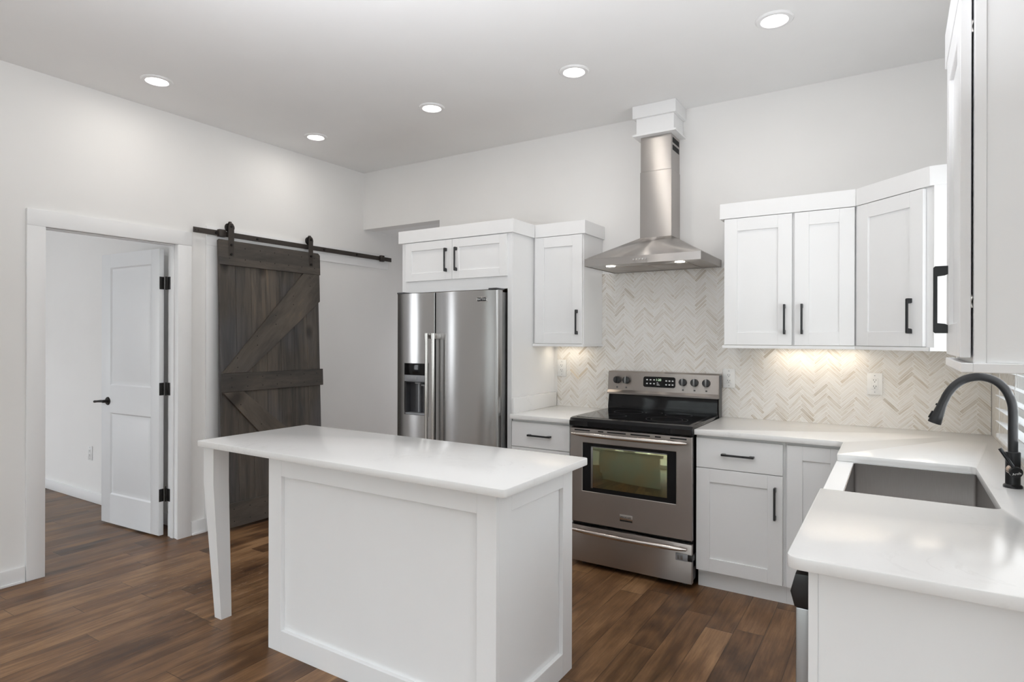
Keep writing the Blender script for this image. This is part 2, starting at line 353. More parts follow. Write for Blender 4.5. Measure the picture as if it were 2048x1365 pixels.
# ---- shell
struct('floor', MB().box(xL,xO,yO,6.1,-0.06,0), M_floor)
struct('floor_side_room', MB().box(-8.1,xL-0.004,-1.1,2.6,-0.06,-0.001), M_floor2)
struct('ceiling', MB().box(xL-0.1,xO+0.1,yO-0.1,yB+0.1,zC,zC+0.06), M_ceil)
w=MB()
w.box(xL-0.115,xL,yO,-2.9,0,zC); w.box(xL-0.115,xL,-2.9,-1.45,0,0.75); w.box(xL-0.115,xL,-2.9,-1.45,2.25,zC); w.box(xL-0.115,xL,-1.45,1.5476,0,zC); w.box(xL-0.115,xL,1.5476,2.383,2.105,zC); w.box(xL-0.115,xL,2.383,yB,0,zC); w.box(xL-0.115,xL,yB,6.1,0,2.6)
struct('wall_left', w, M_wall)
w=MB(); w.box(xP,xR+0.13,yB,yB+0.13,0,zC); w.box(xL,xP,yB,yB+0.13,zP,zC)
struct('wall_back', w, M_wall)
wy0,wy1,wz0,wz1=2.10,3.385,1.02,2.15
w=MB(); w.box(xR,xR+0.13,yS,wy0,0,zC); w.box(xR,xR+0.13,wy1,yB,0,zC); w.box(xR,xR+0.13,wy0,wy1,0,wz0); w.box(xR,xR+0.13,wy0,wy1,wz1,zC); w.box(xR+0.13,xO,yS,yS+0.13,0,zC)
struct('wall_right', w, M_wall)
def holed(axis,a0,a1,h0,h1,z0,z1,t0,t1):
    w=MB()
    for (p,q,r,s) in ((a0,h0,0,zC),(h1,a1,0,zC),(h0,h1,0,z0),(h0,h1,z1,zC)):
        if axis=='x': w.box(p,q,t0,t1,r,s)
        else: w.box(t0,t1,p,q,r,s)
    return w
struct('wall_front', holed('x',xL-0.115,xO+0.12,-3.65,0.45,0.5,2.5,yO-0.12,yO), M_wall)
struct('wall_far_right', holed('y',yO,yS+0.13,-2.75,0.35,0.4,2.5,xO,xO+0.12), M_wall)
w=MB(); w.box(xP,xP+0.13,yB+0.13,6.1,0,2.6); w.box(xL,xP+0.13,6.0,6.1,0,2.6); struct('wall_passage', w, M_wall)
struct('ceiling_passage', MB().box(xL,xP,yB+0.13,6.0,zP,zP+0.06), M_ceil)
w=MB(); w.box(-8.1,xL-0.115,2.51,2.62,0,2.6); w.box(-8.1,-8.0,-1.1,2.51,0,2.6)
w.box(-8.0,-7.4,-1.1,-1.0,0,2.6); w.box(-5.8,xL-0.115,-1.1,-1.0,0,2.6); w.box(-7.4,-5.8,-1.1,-1.0,0,0.75); w.box(-7.4,-5.8,-1.1,-1.0,2.2,2.6)
struct('wall_side_room', w, M_wall)
struct('ceiling_side_room', MB().box(-8.1,xL-0.115,-1.1,2.62,2.6,2.66), M_ceil)
# ---- baseboards
bb=MB(); bb.box(xL,xL+0.015,yO,1.478,0,0.092,0.003); bb.box(xL+0.015,xL+0.028,yO,1.474,0,0.016,0.004); struct('baseboard_left',bb,M_trim)
bb=MB(); bb.box(xL,xL+0.015,2.458,2.566,0,0.10,0.003); bb.box(xL+0.015,xL+0.028,2.46,2.564,0,0.016,0.004); struct('baseboard_door',bb,M_trim)
bb=MB(); bb.box(xL,xL+0.015,3.66,6.0,0,0.095,0.003); struct('baseboard_passage',bb,M_trim)
bb=MB(); bb.box(-8.0,xL-0.118,2.495,2.51,0,0.09,0.003); struct('baseboard_side_room',bb,M_trim)
# ---- hinged door casing
t=MB(); cx0,cx1=xL,xL+0.018
t.box(cx0,cx1,1.4799,1.5726,0,2.0795,0.0015); t.box(cx0,cx1,2.358,2.4557,0,2.0795,0.0015); t.box(cx0,cx1+0.001,1.4799,2.4557,2.0795,2.1766,0.0015)
struct('trim_1',t,M_trim)
t=MB(); jx0=xL-0.118
t.box(jx0,xL,1.5476,1.5676,0,2.085); t.box(jx0,xL,2.363,2.383,0,2.085); t.box(jx0,xL,1.5476,2.383,2.085,2.105)
t.box(-4.362,-4.327,1.5676,1.578,0,2.075,0.001); t.box(-4.362,-4.327,2.353,2.363,0,2.075,0.001); t.box(-4.362,-4.327,1.5676,2.363,2.073,2.085,0.001)
struct('trim_2',t,M_trim)
# ---- casing behind the sliding door, and its header board
t=MB(); t.box(xL,xL+0.018,2.567,2.660,0,2.103,0.0015); t.box(xL,xL+0.018,3.50,3.59,0,2.103,0.0015); t.box(xL,xL+0.02,2.567,4.441,2.103,2.245,0.0015)
struct('trim_3',t,M_trim)
# ---- windows
def window(name, axis, a0,a1,z0,z1,t, rails=1):
    fr=MB(); s=0.05
    def bx(p,q,r,u,d=0.025):
        if axis=='x': fr.box(p,q,t-d,t+d,r,u,0.003)
        else: fr.box(t-d,t+d,p,q,r,u,0.003)
    bx(a0,a0+s,z0,z1); bx(a1-s,a1,z0,z1); bx(a0+s,a1-s,z0,z0+s); bx(a0+s,a1-s,z1-s,z1); bx(a0+s,a1-s,(z0+z1)/2-0.025,(z0+z1)/2+0.025)
    for i in range(1,rails+1):
        c=a0+(a1-a0)*i/(rails+1); bx(c-0.025,c+0.025,z0+s,z1-s,0.024)
    o=struct(name,fr,M_trim)
    g=MB()
    if axis=='x': g.box(a0+s,a1-s,t-0.003,t+0.003,z0+s,z1-s)
    else: g.box(t-0.003,t+0.003,a0+s,a1-s,z0+s,z1-s)
    p=part('window_glass',g,M_pane,o)
    return o
window('window_1','y',wy0,wy1,wz0,wz1,xR+0.095,0)
window('window_2','y',-2.75,0.35,0.4,2.5,xO+0.06,2)
window('window_3','x',-3.65,0.45,0.5,2.5,yO-0.06,3)
window('window_4','x',-7.4,-5.8,0.75,2.2,-1.05,1)
window('window_5','y',-2.9,-1.45,0.75,2.25,xL-0.06,1)

# ------------------------------------------------------------------ hinged door
hd=Vector((-4.432,2.345,0)); ang=math.atan2(-0.043,-0.745); DM=Matrix.Translation(hd)@Matrix.Rotation(ang,4,'Z')
d=MB(); dw,dt,z0,z1=0.745,0.034,0.012,2.055
px0,px1=0.100,0.625; rails=[(z0,0.232),(0.852,1.060),(1.952,z1)]
d.box(0,px0,0,dt,z0,z1,0.001); d.box(px1,dw,0,dt,z0,z1,0.001)
for a,b_ in rails: d.box(px0,px1,0,dt,a,b_)
def panel_loops(mb,x0,x1,za,zb,y,sgn):
    L=[]
    for ins,dep in ((0,0),(0.010,0.009),(0.020,0.010),(0.042,0.004)):
        yy=y-sgn*dep; L.append([(x0+ins,yy,za+ins),(x1-ins,yy,za+ins),(x1-ins,yy,zb-ins),(x0+ins,yy,zb-ins)])
    mb.loops(L)
for a,b_ in ((0.232,0.852),(1.060,1.952)):
    panel_loops(d,px0,px1,a,b_,dt,1); panel_loops(d,px0,px1,a,b_,0,-1)
d.xf(DM)
door=struct('door_1',d,M_door,'white two-panel interior door standing open into the side room','door')
h=MB(); kx=0.655; kz=0.938
for s,y in ((1,dt),(-1,0)):
    h.lathe([(0.031,0),(0.031,0.004),(0.027,0.008),(0.012,0.009),(0.011,0.040),(0.006,0.044)],(kx,y,kz),28,(0,s,0))
    h.tube([(kx,y+s*0.034,kz),(kx+0.02,y+s*0.040,kz+0.001),(kx+0.06,y+s*0.043,kz-0.002),(kx+0.105,y+s*0.043,kz-0.006)],[0.010,0.010,0.0085,0.0095],14)
h.xf(DM); part('door_lever',h,M_iron,door,'black lever handle on a round rose')
for zc in (1.812,1.055,0.297):
    g=MB(); g.box(-4.4315,-4.4285,2.312,2.344,zc-0.045,zc+0.045,0.001)
    g.cyl((-4.419,2.353,zc-0.047),(-4.419,2.353,zc+0.047),0.0065,None,14)
    g.box(-4.413,-4.372,2.3585,2.3625,zc-0.045,zc+0.045,0.001)
    if zc<0.5: g.cyl((-4.419,2.353,zc+0.047),(-4.419,2.353,zc+0.062),0.005,0.003,12); 
    part('hinge',g,M_iron,door)

# ------------------------------------------------------------------ sliding barn door, track
bd=thing('barn_door','dark grey stained Z-braced plank door hung on a track by rollers','door',(xL+0.06,3.08,0.02))
tilt=0.035
PV=Matrix.Translation((-4.215,0,2.20)); LM=PV@Matrix.Rotation(-tilt,4,'Y')@PV.inverted()   # hangs a little off plumb, foot out from the wall
bx0=-4.246; pt=0.026; by0,by1=2.626,3.530; zb,zt=0.022,2.148
pl=MB(); n=7; wd=(by1-by0)/n
for i in range(n): pl.box(bx0,bx0+pt,by0+i*wd+0.0006,by0+(i+1)*wd-0.0006,zb,zt,0.003,1)
pl.xf(LM); o=part('plank_panel',pl,mat_barn('barn_planks','planks',1.3),bd); set_uv(o,(0,0,1),(0,1,0))
fx0,fx1=bx0+pt,bx0+pt+0.019
def board(name,mb,seed,au,av,nails):
    mb.xf(LM); o=part(name,mb,mat_barn('barn_board_%s'%seed,'board',seed),bd); set_uv(o,au,av)
    k=MB()
    for (y,z) in nails: k.cyl((fx1-0.001,y,z),(fx1+0.0008,y,z),0.0042,None,10)
    k.xf(LM); part('nail_heads',k,M_dark,o)
m=MB(); c=0.018
m.prism([(by0-0.008,1.963),(by1+0.008,1.963),(by1+0.008,zt-c),(by1+0.008-c,zt),(by0-0.008,zt)],'x',fx0,fx1,0.0015,1)
board('top_rail',m,2,(0,1,0),(0,0,0.3),[(by0+0.07+i*0.13,z) for i in range(7) for z in (2.015,2.10)])
m=MB(); m.box(fx0,fx1,by0-0.004,by1+0.014,1.020,1.158,0.0015,1)
board('middle_rail',m,3,(0,1,0),(0,0,0.3),[(by0+0.07+i*0.13,z) for i in range(7) for z in (1.055,1.123)])
m=MB(); m.box(fx0,fx1,by0-0.002,by1+0.006,zb,0.200,0.0015,1)
board('bottom_rail',m,4,(0,1,0),(0,0,0.3),[(by0+0.07+i*0.13,z) for i in range(7) for z in (0.065,0.155)])
m=MB(); m.prism([(by0+0.001,1.160),(by0+0.20,1.160),(by1-0.002,1.735),(by1-0.002,1.961),(by1-0.165,1.961)],'x',fx0,fx1,0.0015,1)
dv=Vector((0,by1-by0-0.17,0.8)).normalized()
board('upper_brace',m,5,tuple(dv),(0,-dv.z*0.3,dv.y*0.3),[(by0+0.12+i*0.17,1.22+i*0.165+q) for i in range(5) for q in (-0.02,0.05)])
m=MB(); m.prism([(by0+0.001,1.018),(by0+0.165,1.018),(by1-0.002,0.40),(by1-0.002,0.202),(by1-0.16,0.202)],'x',fx0,fx1,0.0015,1)
dv=Vector((0,by1-by0-0.17,-0.8)).normalized()
board('lower_brace',m,6,tuple(dv),(0,-dv.z*0.3,dv.y*0.3),[(by0+0.14+i*0.17,0.92-i*0.165) for i in range(5)])
for yc in (2.712,3.440):
    s=MB(); x0=fx1; hw=0.0225
    s.prism([(yc-hw,2.005),(yc+hw,2.005),(yc+hw,2.245)]+[(yc+hw*math.cos(a),2.250+0.030*math.sin(a)) for a in [math.pi*i/10 for i in range(11)]]+[(yc-hw,2.245)],'x',x0,x0+0.006,0.001,1)
    # strap returns over the wheel to the back
    s.tube([(x0+0.003,yc,2.268),(x0-0.006,yc,2.284),(x0-0.020,yc,2.286),(x0-0.030,yc,2.274)],0.008,10)
    s.xf(Matrix.Identity(4)); hg=part('roller_hanger',s,M_bronze,bd,'dark bronze strap hanger')
    for z in (2.045,2.115,2.252): q=MB(); q.cyl((x0+0.006,yc,z),(x0+0.014,yc,z),0.010,0.009,6); part('bolt',q,M_iron,hg)
    q=MB(); q.lathe([(0.006,-0.011),(0.034,-0.011),(0.034,-0.007),(0.028,-0.004),(0.028,0.004),(0.034,0.007),(0.034,0.011),(0.006,0.011)],(x0-0.018,yc,2.247),30,(1,0,0)); part('wheel',q,M_iron,hg)
tr=thing('barn_door_track','dark bronze flat steel track along the left wall above the barn door','door track',(xL+0.05,3.45,2.17))
t=MB(); t.box(xL+0.043,xL+0.050,2.449,4.458,2.178,2.217,0.001,1); part('rail_bar',t,M_bronze,tr)
for yc in (2.62,2.96,3.62,4.00,4.33):
    q=MB(); q.cyl((xL+0.02,yc,2.197),(xL+0.043,yc,2.197),0.011,None,16); q.cyl((xL+0.050,yc,2.197),(xL+0.057,yc,2.197),0.010,0.009,6); part('standoff_bolt',q,M_iron,tr)
q=MB(); q.box(xL+0.038,xL+0.072,2.632,2.686,2.172,2.226,0.004); part('end_stop',q,M_bronze,tr)
q=MB(); q.box(xL+0.038,xL+0.068,4.30,4.345,2.168,2.228,0.004); part('end_stop',q,M_bronze,tr)
for yc in (2.462,2.485): q=MB(); q.cyl((xL+0.050,yc,2.197),(xL+0.0515,yc,2.197),0.004,None,10); part('bolt_hole',q,M_dark,tr)

# ------------------------------------------------------------------ recessed ceiling lights
LG='recessed downlights in the kitchen ceiling'
def downlight(x,y,label):
    t=thing('recessed_light',label,'ceiling light',(x,y,zC),0,LG)
    m=MB(); m.lathe([(0.054,0.006),(0.056,-0.002),(0.064,-0.010),(0.082,-0.009),(0.088,-0.004),(0.088,0.006)],(x,y,zC),48,(0,0,1),False); part('trim_ring',m,M_trim,t)
    m=MB(); m.cyl((x,y,zC-0.0015),(x,y,zC+0.004),0.0555,None,40); part('lens',m,M_lens,t)
    l=bpy.data.lights.new('downlight_lamp','AREA'); l.shape='DISK'; l.size=0.11; l.energy=1.7; l.color=(1.0,0.94,0.87)
    o=bpy.data.objects.new('downlight_lamp',l); C.objects.link(o); o.parent=t; o.location=(0,0,-0.012)
downlight(-0.507,3.20,'recessed downlight nearest the right edge of the ceiling, above the range-side cabinets')
downlight(-1.600,3.20,'recessed downlight directly left of the white hood chase')
downlight(-2.672,3.195,'recessed downlight in the ceiling in front of the refrigerator cabinet')
downlight(-3.825,3.18,'recessed downlight near the back left corner, above the barn door')
downlight(-3.816,1.974,'recessed downlight above the open white door on the left')

# ------------------------------------------------------------------ cabinet pieces
def shaker(mb,x0,x1,y,z0,z1,fw=0.075,t=0.019,rec=0.009,top=None):
    tp=fw if top is None else top
    mb.box(x0,x0+fw,y,y+t,z0,z1,0.0012,1); mb.box(x1-fw,x1,y,y+t,z0,z1,0.0012,1)
    mb.box(x0+fw,x1-fw,y,y+t,z0,z0+fw,0.0012,1); mb.box(x0+fw,x1-fw,y,y+t,z1-tp,z1,0.0012,1)
    mb.box(x0+fw-0.004,x1-fw+0.004,y+rec,y+t-0.003,z0+fw-0.004,z1-tp+0.004)
    return mb
def pull(cx,y,cz,vert,M=None,L=0.172,proj=0.031):
    h=L/2; pr=[(-h,0),(-h,-proj+0.004),(-h+0.004,-proj),(h-0.004,-proj),(h,-proj+0.004),(h,0),(h-0.021,0),(h-0.024,-0.006),(h-0.026,-proj+0.009),(-h+0.026,-proj+0.009),(-h+0.024,-0.006),(-h+0.021,0)]
    mb=MB()
    if vert: mb.prism([(y+b,cz+a) for a,b in pr],'x',cx-0.0055,cx+0.0055,0.001,1)
    else: mb.prism([(cx+a,y+b) for a,b in pr],'z',cz-0.0055,cz+0.0055,0.001,1)
    if M is not None: mb.xf(M)
    return mb
yU=3.798; yF=yU+0.0195; zU0,zU1=1.3877,2.1465; cz0,cz1=2.150,2.243
def undercab(parent_none,x0,x1,y0,y1,z,label,power,rot=None):
    t=thing('under_cabinet_light',label,'light bar',((x0+x1)/2,(y0+y1)/2,z))
    m=MB(); m.box(x0,x1,y0,y1,z-0.012,z,0.002); part('housing',m,M_white,t)
    m=MB(); m.box(x0+0.01,x1-0.01,y0+0.006,y1-0.006,z-0.0135,z-0.011); part('led_strip',m,M_led,t)
    area('led_bar_lamp',((x0+x1)/2,(y0+y1)/2,z-0.016),(0,0,-1),abs(x1-x0)-0.02,abs(y1-y0)-0.01,power,(1.0,0.88,0.72),t)
# --- double-door upper cabinet right of the hood
def wall_cab(name,label,x0,x1,doors,pulls,crx0,crx1,left_open=True,right_ret=False):
    t=thing(name,label,'wall cabinet',((x0+x1)/2,(yF+yB)/2,1.367))
    b=MB(); b.box(x0,x1,yF,yB,zU0-0.003,cz1-0.02,0.0015,1); part('cabinet_body',b,M_cab,t)
    for (a,c),pc in zip(doors,pulls):
        d=MB(); shaker(d,a,c,yU,zU0,zU1); dd=part('cabinet_door',d,M_cab,t)
        part('handle',pull(pc,yU,1.5375,True),M_black,dd)
    r=MB(); r.box(x0-(0.006 if left_open else 0),x1+(0.006 if right_ret else 0),yU-0.003,yU+0.016,1.367,1.3845,0.0015,1)
    if left_open: r.box(x0-0.006,x0+0.012,yU+0.016,yB-0.001,1.367,1.3845,0.0015,1)
    if right_ret: r.box(x1-0.012,x1+0.006,yU+0.016,yB-0.001,1.367,1.3845,0.0015,1)
    part('light_rail',r,M_cab,t)
    c=MB(); c.box(crx0,crx1,yU-0.001,yU+0.018,cz0,cz1,0.001,1)
    if left_open: c.box(crx0,crx0+0.019,yU+0.018,yB-0.001,cz0,cz1,0.001,1)
    if right_ret: c.box(crx1-0.019,crx1,yU+0.018,yB-0.001,cz0,cz1,0.001,1)
    part('crown_board',c,M_cab,t)
    return t
wall_cab('wall_cabinet','white double-door wall cabinet with two black handles right of the range hood',-0.887,-0.1875,[(-0.8817,-0.5055),(-0.492,-0.1911)],[-0.543,-0.4515],-0.9086,-0.1858)
wall_cab('wall_cabinet','narrow white single-door wall cabinet between refrigerator surround and range hood',-2.228,-1.829,[(-2.2095,-1.834)],[-1.870],-2.2085,-1.8119,False,True)
undercab(None,-0.66,-0.16,4.02,4.06,1.383,'light bar under the double-door wall cabinet, washing the tiles',0.6)
undercab(None,-2.19,-1.93,4.02,4.06,1.383,'light bar under the narrow wall cabinet beside the refrigerator surround',0.22)
# --- diagonal corner cabinet
dA=Vector((-0.1875,yF,0)); DL=0.4565
q0=Vector((-0.185,3.795)); q1=Vector((0.1295,3.4795)); u=(q1-q0).normalized(); nrm=Vector((u.y,-u.x)); nrm=nrm if nrm.y<0 else -nrm   # outward
if nrm.x>0 and nrm.y>0: nrm=-nrm
nrm=Vector((-abs(u.y),-abs(u.x)))
CM=Matrix(((u.x,-nrm.x,0,q0.x),(u.y,-nrm.y,0,q0.y),(0,0,1,0),(0,0,0,1)))   # local x along the front, -y outward
ln=(q1-q0).length
ct=thing('corner_wall_cabinet','white diagonal corner wall cabinet with one black handle beside the double-door cabinet','wall cabinet',(0.2,3.85,1.367))
b=MB(); p0=q0-nrm*0.0195; p1=q1-nrm*0.0195
b.prism([(-0.1865,yB-0.0005),(-0.1865,p0.y+0.004),(p0.x,p0.y),(p1.x,p1.y),(0.152,3.4745),(xR-0.0005,3.4745),(xR-0.0005,yB-0.0005)],'z',zU0-0.003,cz1-0.02); part('cabinet_body',b,M_cab,ct)
d=MB(); shaker(d,0.006,0.416,0,zU0,zU1); d.xf(CM); dd=part('cabinet_door',d,M_cab,ct)
part('handle',pull(0.352,0,1.5375,True,CM),M_black,dd)
r=MB(); r.box(-0.002,ln+0.006,-0.003,0.016,1.367,1.3845,0.001,1); r.xf(CM); r.box(0.135,xR-0.001,3.4665,3.484,1.367,1.3845,0.0015,1); part('light_rail',r,M_cab,ct)
c=MB(); c.box(0.0,ln+0.004,-0.001,0.018,cz0,cz1,0.001,1); c.xf(CM); c.box(0.1325,xR-0.001,3.4725,3.4915,cz0,cz1,0.001,1); part('crown_board',c,M_cab,ct)
undercab(None,-0.02,0.16,3.80,3.84,1.383,'light bar under the diagonal corner cabinet',0.3)
# --- near wall cabinet on the right wall (faces left)
ny0,ny1=1.545,1.985; fx=0.112
nt_=thing('wall_cabinet','white wall cabinet at the right edge, seen from its end, door slightly ajar','wall cabinet',(0.28,1.765,1.355))
b=MB(); b.box(0.135,0.1545,ny0,ny1,1.372,2.235,0.001,1); b.box(0.1545,xR-0.001,ny0+0.0035,ny1,1.374,2.235,0.001,1); part('cabinet_body',b,M_cab,nt_)
SM=Matrix(((0,1,0,0),(-1,0,0,0),(0,0,1,0),(0,0,0,1)))   # local (x,y)->(y,-x): front to -x
d=MB(); shaker(d,-1.945,-1.562,fx,1.385,2.1465); d.xf(SM); dd=part('cabinet_door',d,M_cab,nt_)
part('handle',pull(-1.90,fx,1.5245,True,SM),M_black,dd)
r=MB(); r.box(0.113,0.133,ny0-0.008,ny1+0.006,1.355,1.3745,0.0015,1); r.box(0.133,xR-0.001,ny0-0.008,ny0+0.010,1.355,1.3745,0.0015,1); part('light_rail',r,M_cab,nt_)
c=MB(); c.box(0.1105,0.1295,ny0-0.02,ny1+0.018,cz0,cz1,0.001,1); c.box(0.1295,xR-0.001,ny0-0.02,ny0-0.001,cz0,cz1,0.001,1); c.box(0.1295,xR-0.001,ny1-0.001,ny1+0.018,cz0,cz1,0.001,1); part('crown_board',c,M_cab,nt_)
for zz in (1.50,2.07):
    h=MB(); h.tube([(0.129,ny0+0.03,zz+0.02),(0.133,ny0+0.02,zz+0.01),(0.130,ny0+0.022,zz),(0.1335,ny0+0.02,zz-0.012)],0.0022,8); part('cup_hinge',h,M_steel,nt_)
undercab(None,0.30,0.34,1.62,1.92,1.372,'light bar under the wall cabinet at the right edge',0.05)

# ------------------------------------------------------------------ refrigerator surround and refrigerator
fs=thing('refrigerator_cabinet','tall white surround cabinet enclosing the refrigerator, two small doors above','cabinet',(-2.73,3.83,0))
yff=3.5185; ydf=3.4995
b=MB(); b.box(-3.232,-3.2135,yff+0.019,yB-0.001,0,2.225,0.001,1); b.box(-2.248,-2.229,yff+0.019,yB-0.001,0,2.225,0.001,1)
b.box(-3.232,-3.200,yff,yff+0.019,0,2.225,0.001,1); b.box(-2.2645,-2.229,yff,yff+0.019,0,2.225,0.001,1)
b.box(-3.200,-2.2645,yff,yff+0.019,1.768,2.225,0.001,1); part('cabinet_body',b,M_cab,fs)
b=MB(); b.box(-3.2135,-2.248,yff+0.019,yB-0.002,1.770,1.785); part('bottom_panel',b,M_wood_raw,fs,'raw wood underside')
for a,c_,pc in ((-3.184,-2.7355,-2.785),(-2.7325,-2.262,-2.692)):
    d=MB(); shaker(d,a,c_,ydf,1.854,2.1435,0.060); dd=part('cabinet_door',d,M_cab,fs); part('handle',pull(pc,ydf,1.997,True),M_black,dd)
c=MB(); c.box(-3.2555,-2.2094,3.4976,3.517,cz0,cz1,0.001,1); c.box(-2.2285,-2.2094,3.517,yB-0.001,cz0,cz1,0.001,1) if False else c.box(-2.2285,-2.2094,3.517,yU-0.0015,cz0,cz1,0.001,1); c.box(-3.2555,-3.2365,3.517,yB-0.001,cz0,cz1,0.001,1); part('crown_board',c,M_cab,fs)

fr=thing('refrigerator','stainless side-by-side refrigerator with ice dispenser in a white surround','refrigerator',(-2.725,3.8,0))
b=MB(); b.box(-3.172,-2.280,3.480,4.08,0.02,1.742,0.004); part('case',b,M_fridgeside,fr)
def curved_door(x0,x1,yf,yb,z0,z1,bulge=0.012,r=0.014,r2=0.014,hole=None):
    # front profile in plan, rounded outer corners
    def prof(xa,xb,ra,rb):
        pts=[]; n=14
        def Y(x): 
            s=(x-x0)/(x1-x0)*2-1; return yf+bulge*(s*s)
        if ra:
            for i in range(6):
                a=math.pi/2*i/5; pts.append((xa+ra-ra*math.cos(a), Y(xa+ra)+ra-ra*math.sin(a)))
        else: pts.append((xa,Y(xa)))
        for i in range(1,n): 
            x=xa+ra+(xb-rb-xa-ra)*i/n; pts.append((x,Y(x)))
        if rb:
            for i in range(6):
                a=math.pi/2*i/5; pts.append((xb-rb+rb*math.sin(a), Y(xb-rb)+rb-rb*math.cos(a)))
        else: pts.append((xb,Y(xb)))
        return pts+[(xb,yb),(xa,yb)]
    m=MB()
    if hole is None: m.prism(prof(x0,x1,r,r2),'z',z0,z1,0.002,1)
    else:
        ha,hb,za,zb_=hole
        m.prism(prof(x0,x1,r,r2),'z',z0,za); m.prism(prof(x0,x1,r,r2),'z',zb_,z1); m.prism(prof(x0,ha,r,0),'z',za,zb_); m.prism(prof(hb,x1,0,r2),'z',za,zb_)
        bmesh.ops.remove_doubles(m.bm,verts=m.bm.verts,dist=1e-5)
    return m
FYF=3.392
ld=part('freezer_door',curved_door(-3.182,-2.8175,FYF,3.468,0.09,1.753,0.014,0.014,0.004,(-3.098,-2.872,0.858,1.238)),M_fridge,fr,None,25)
rd=part('fresh_food_door',curved_door(-2.8105,-2.272,FYF-0.004,3.468,0.09,1.753,0.022,0.004,0.016),M_fridge,fr,None,25)
for xa_,xb_ in ((-3.176,-2.822),(-2.805,-2.278)): m=MB(); m.box(xa_,xb_,3.468,3.480,0.10,1.745); part('door_gasket',m,M_dgrey,fr)
m=MB(); m.box(-2.345,-2.276,3.40,3.50,1.753,1.766,0.004); part('hinge_cover',m,M_dgrey,fr)
m=MB(); m.box(-3.178,-3.11,3.40,3.50,1.753,1.766,0.004); part('hinge_cover',m,M_dgrey,fr)
m=MB(); m.box(-3.172,-2.280,3.47,3.50,0.015,0.085,0.003); part('kick_grille',m,M_dgrey,fr)
for nm,px,dr in (('handle',-2.842,ld),('handle',-2.781,rd)):
    h=MB(); yh=3.345; h.cyl((px,yh,0.58),(px,yh,1.43),0.0125,None,20); hh=part(nm,h,M_steel,dr)
    for za,zb_ in ((1.418,1.458),(0.552,0.592)):
        k=MB(); k.cyl((px,yh,za),(px,yh,zb_),0.0155,None,20); k.box(px-0.011,px+0.011,yh,FYF+0.014,za,zb_,0.002); part('handle_bracket',k,M_steel,hh)
# dispenser
dp=MB(); dp.box(-3.098,-2.872,3.400,3.412,1.150,1.238,0.002); D=part('dispenser_display',dp,M_blackgloss,ld)
dp=MB(); dp.box(-3.098,-2.872,3.398,3.414,1.104,1.150,0.002); dp.box(-3.035,-2.975,3.392,3.40,1.112,1.140,0.002); part('dispenser_band',dp,M_grey,ld)
dp=MB(); dp.box(-3.098,-3.094,3.410,3.466,0.858,1.104); dp.box(-2.876,-2.872,3.410,3.466,0.858,1.104); dp.box(-3.098,-2.872,3.462,3.466,0.858,1.104); dp.box(-3.098,-2.872,3.410,3.466,1.098,1.104)
part('dispenser_recess',dp,M_dgrey,ld)
dp=MB(); dp.box(-3.096,-2.874,3.404,3.462,0.858,0.870,0.003); part('drip_tray',dp,M_grey,ld)
dp=MB(); dp.box(-3.004,-2.988,3.44,3.462,0.870,1.085,0.002); dp.box(-3.02,-2.965,3.425,3.462,1.085,1.098,0.002); dp.box(-2.965,-2.915,3.43,3.45,1.070,1.082,0.002); dp.box(-2.945,-2.90,3.452,3.462,0.93,1.05,0.002); part('dispenser_paddle',dp,M_grey,ld)
dp=MB(); dp.loops([[(a,3.397+0.004*0,z) for a,z in ((-3.104,0.852),(-2.866,0.852),(-2.866,1.244),(-3.104,1.244))],[(a,3.399,z) for a,z in ((-3.098,0.858),(-2.872,0.858),(-2.872,1.238),(-3.098,1.238))]],False); part('dispenser_bezel',dp,M_steel,ld)
def text_mb(body,size,depth,M):
    cu=bpy.data.curves.new('txt','FONT'); cu.body=body; cu.size=size; cu.extrude=depth; cu.align_x='CENTER'; cu.align_y='CENTER'
    o=bpy.data.objects.new('txt',cu); C.objects.link(o); dg=bpy.context.evaluated_depsgraph_get(); dg.update()
    me=bpy.data.meshes.new_from_object(o.evaluated_get(dg)); mb=MB(); mb.bm.from_mesh(me)
    bpy.data.objects.remove(o); bpy.data.curves.remove(cu); bpy.data.meshes.remove(me)
    mb.xf(M); return mb
FRONT=Matrix.Rotation(R(90),4,'X')          # text facing -y
bx=-2.3935; yb_=FYF+0.0035
m=MB(); m.box(bx-0.043,bx+0.043,yb_-0.003,yb_+0.004,1.673,1.706,0.002); bdg=part('name_badge',m,M_steel,rd)
m=MB(); m.box(bx-0.040,bx+0.040,yb_-0.0036,yb_-0.002,1.677,1.702); part('badge_field',m,M_blackgloss,bdg)
part('badge_letters',text_mb('MAYTAG',0.021,0.0005,Matrix.Translation((bx,yb_-0.0040,1.6895))@FRONT),M_print,bdg)

# ------------------------------------------------------------------ range
x0,x1=-1.7365,-0.9705; yr=3.4338
rg=thing('range','freestanding stainless electric range with black glass cooktop under the hood','stove',((x0+x1)/2,3.78,0))
b=MB(); b.box(x0+0.004,x1-0.004,3.468,4.10,0.045,0.895,0.002); part('body',b,M_blackgloss,rg)
for fx_ in (x0+0.06,x1-0.06):
    for fy in (3.52,4.03): f=MB(); f.cyl((fx_,fy,0),(fx_,fy,0.05),0.016,0.012,14); part('levelling_foot',f,M_dgrey,rg)
d=MB(); wz0_,wz1_=0.476,0.7755; wx0,wx1=-1.652,-1.063
d.plate(x0,x1,0.279,0.866,wx0,wx1,wz0_,wz1_,yr,3.466,0.003)
od=part('oven_door',d,M_range,rg)
m=MB(); m.box(wx0,wx1,yr+0.004,yr+0.012,wz0_,wz1_); ow=part('oven_window',m,M_blackgloss,od,'black glass with a greenish reflective pane')
m=MB(); m.box(-1.583,-1.115,yr+0.0030,yr+0.006,0.503,0.752,0.001); part('coated_pane',m,M_oven,ow)
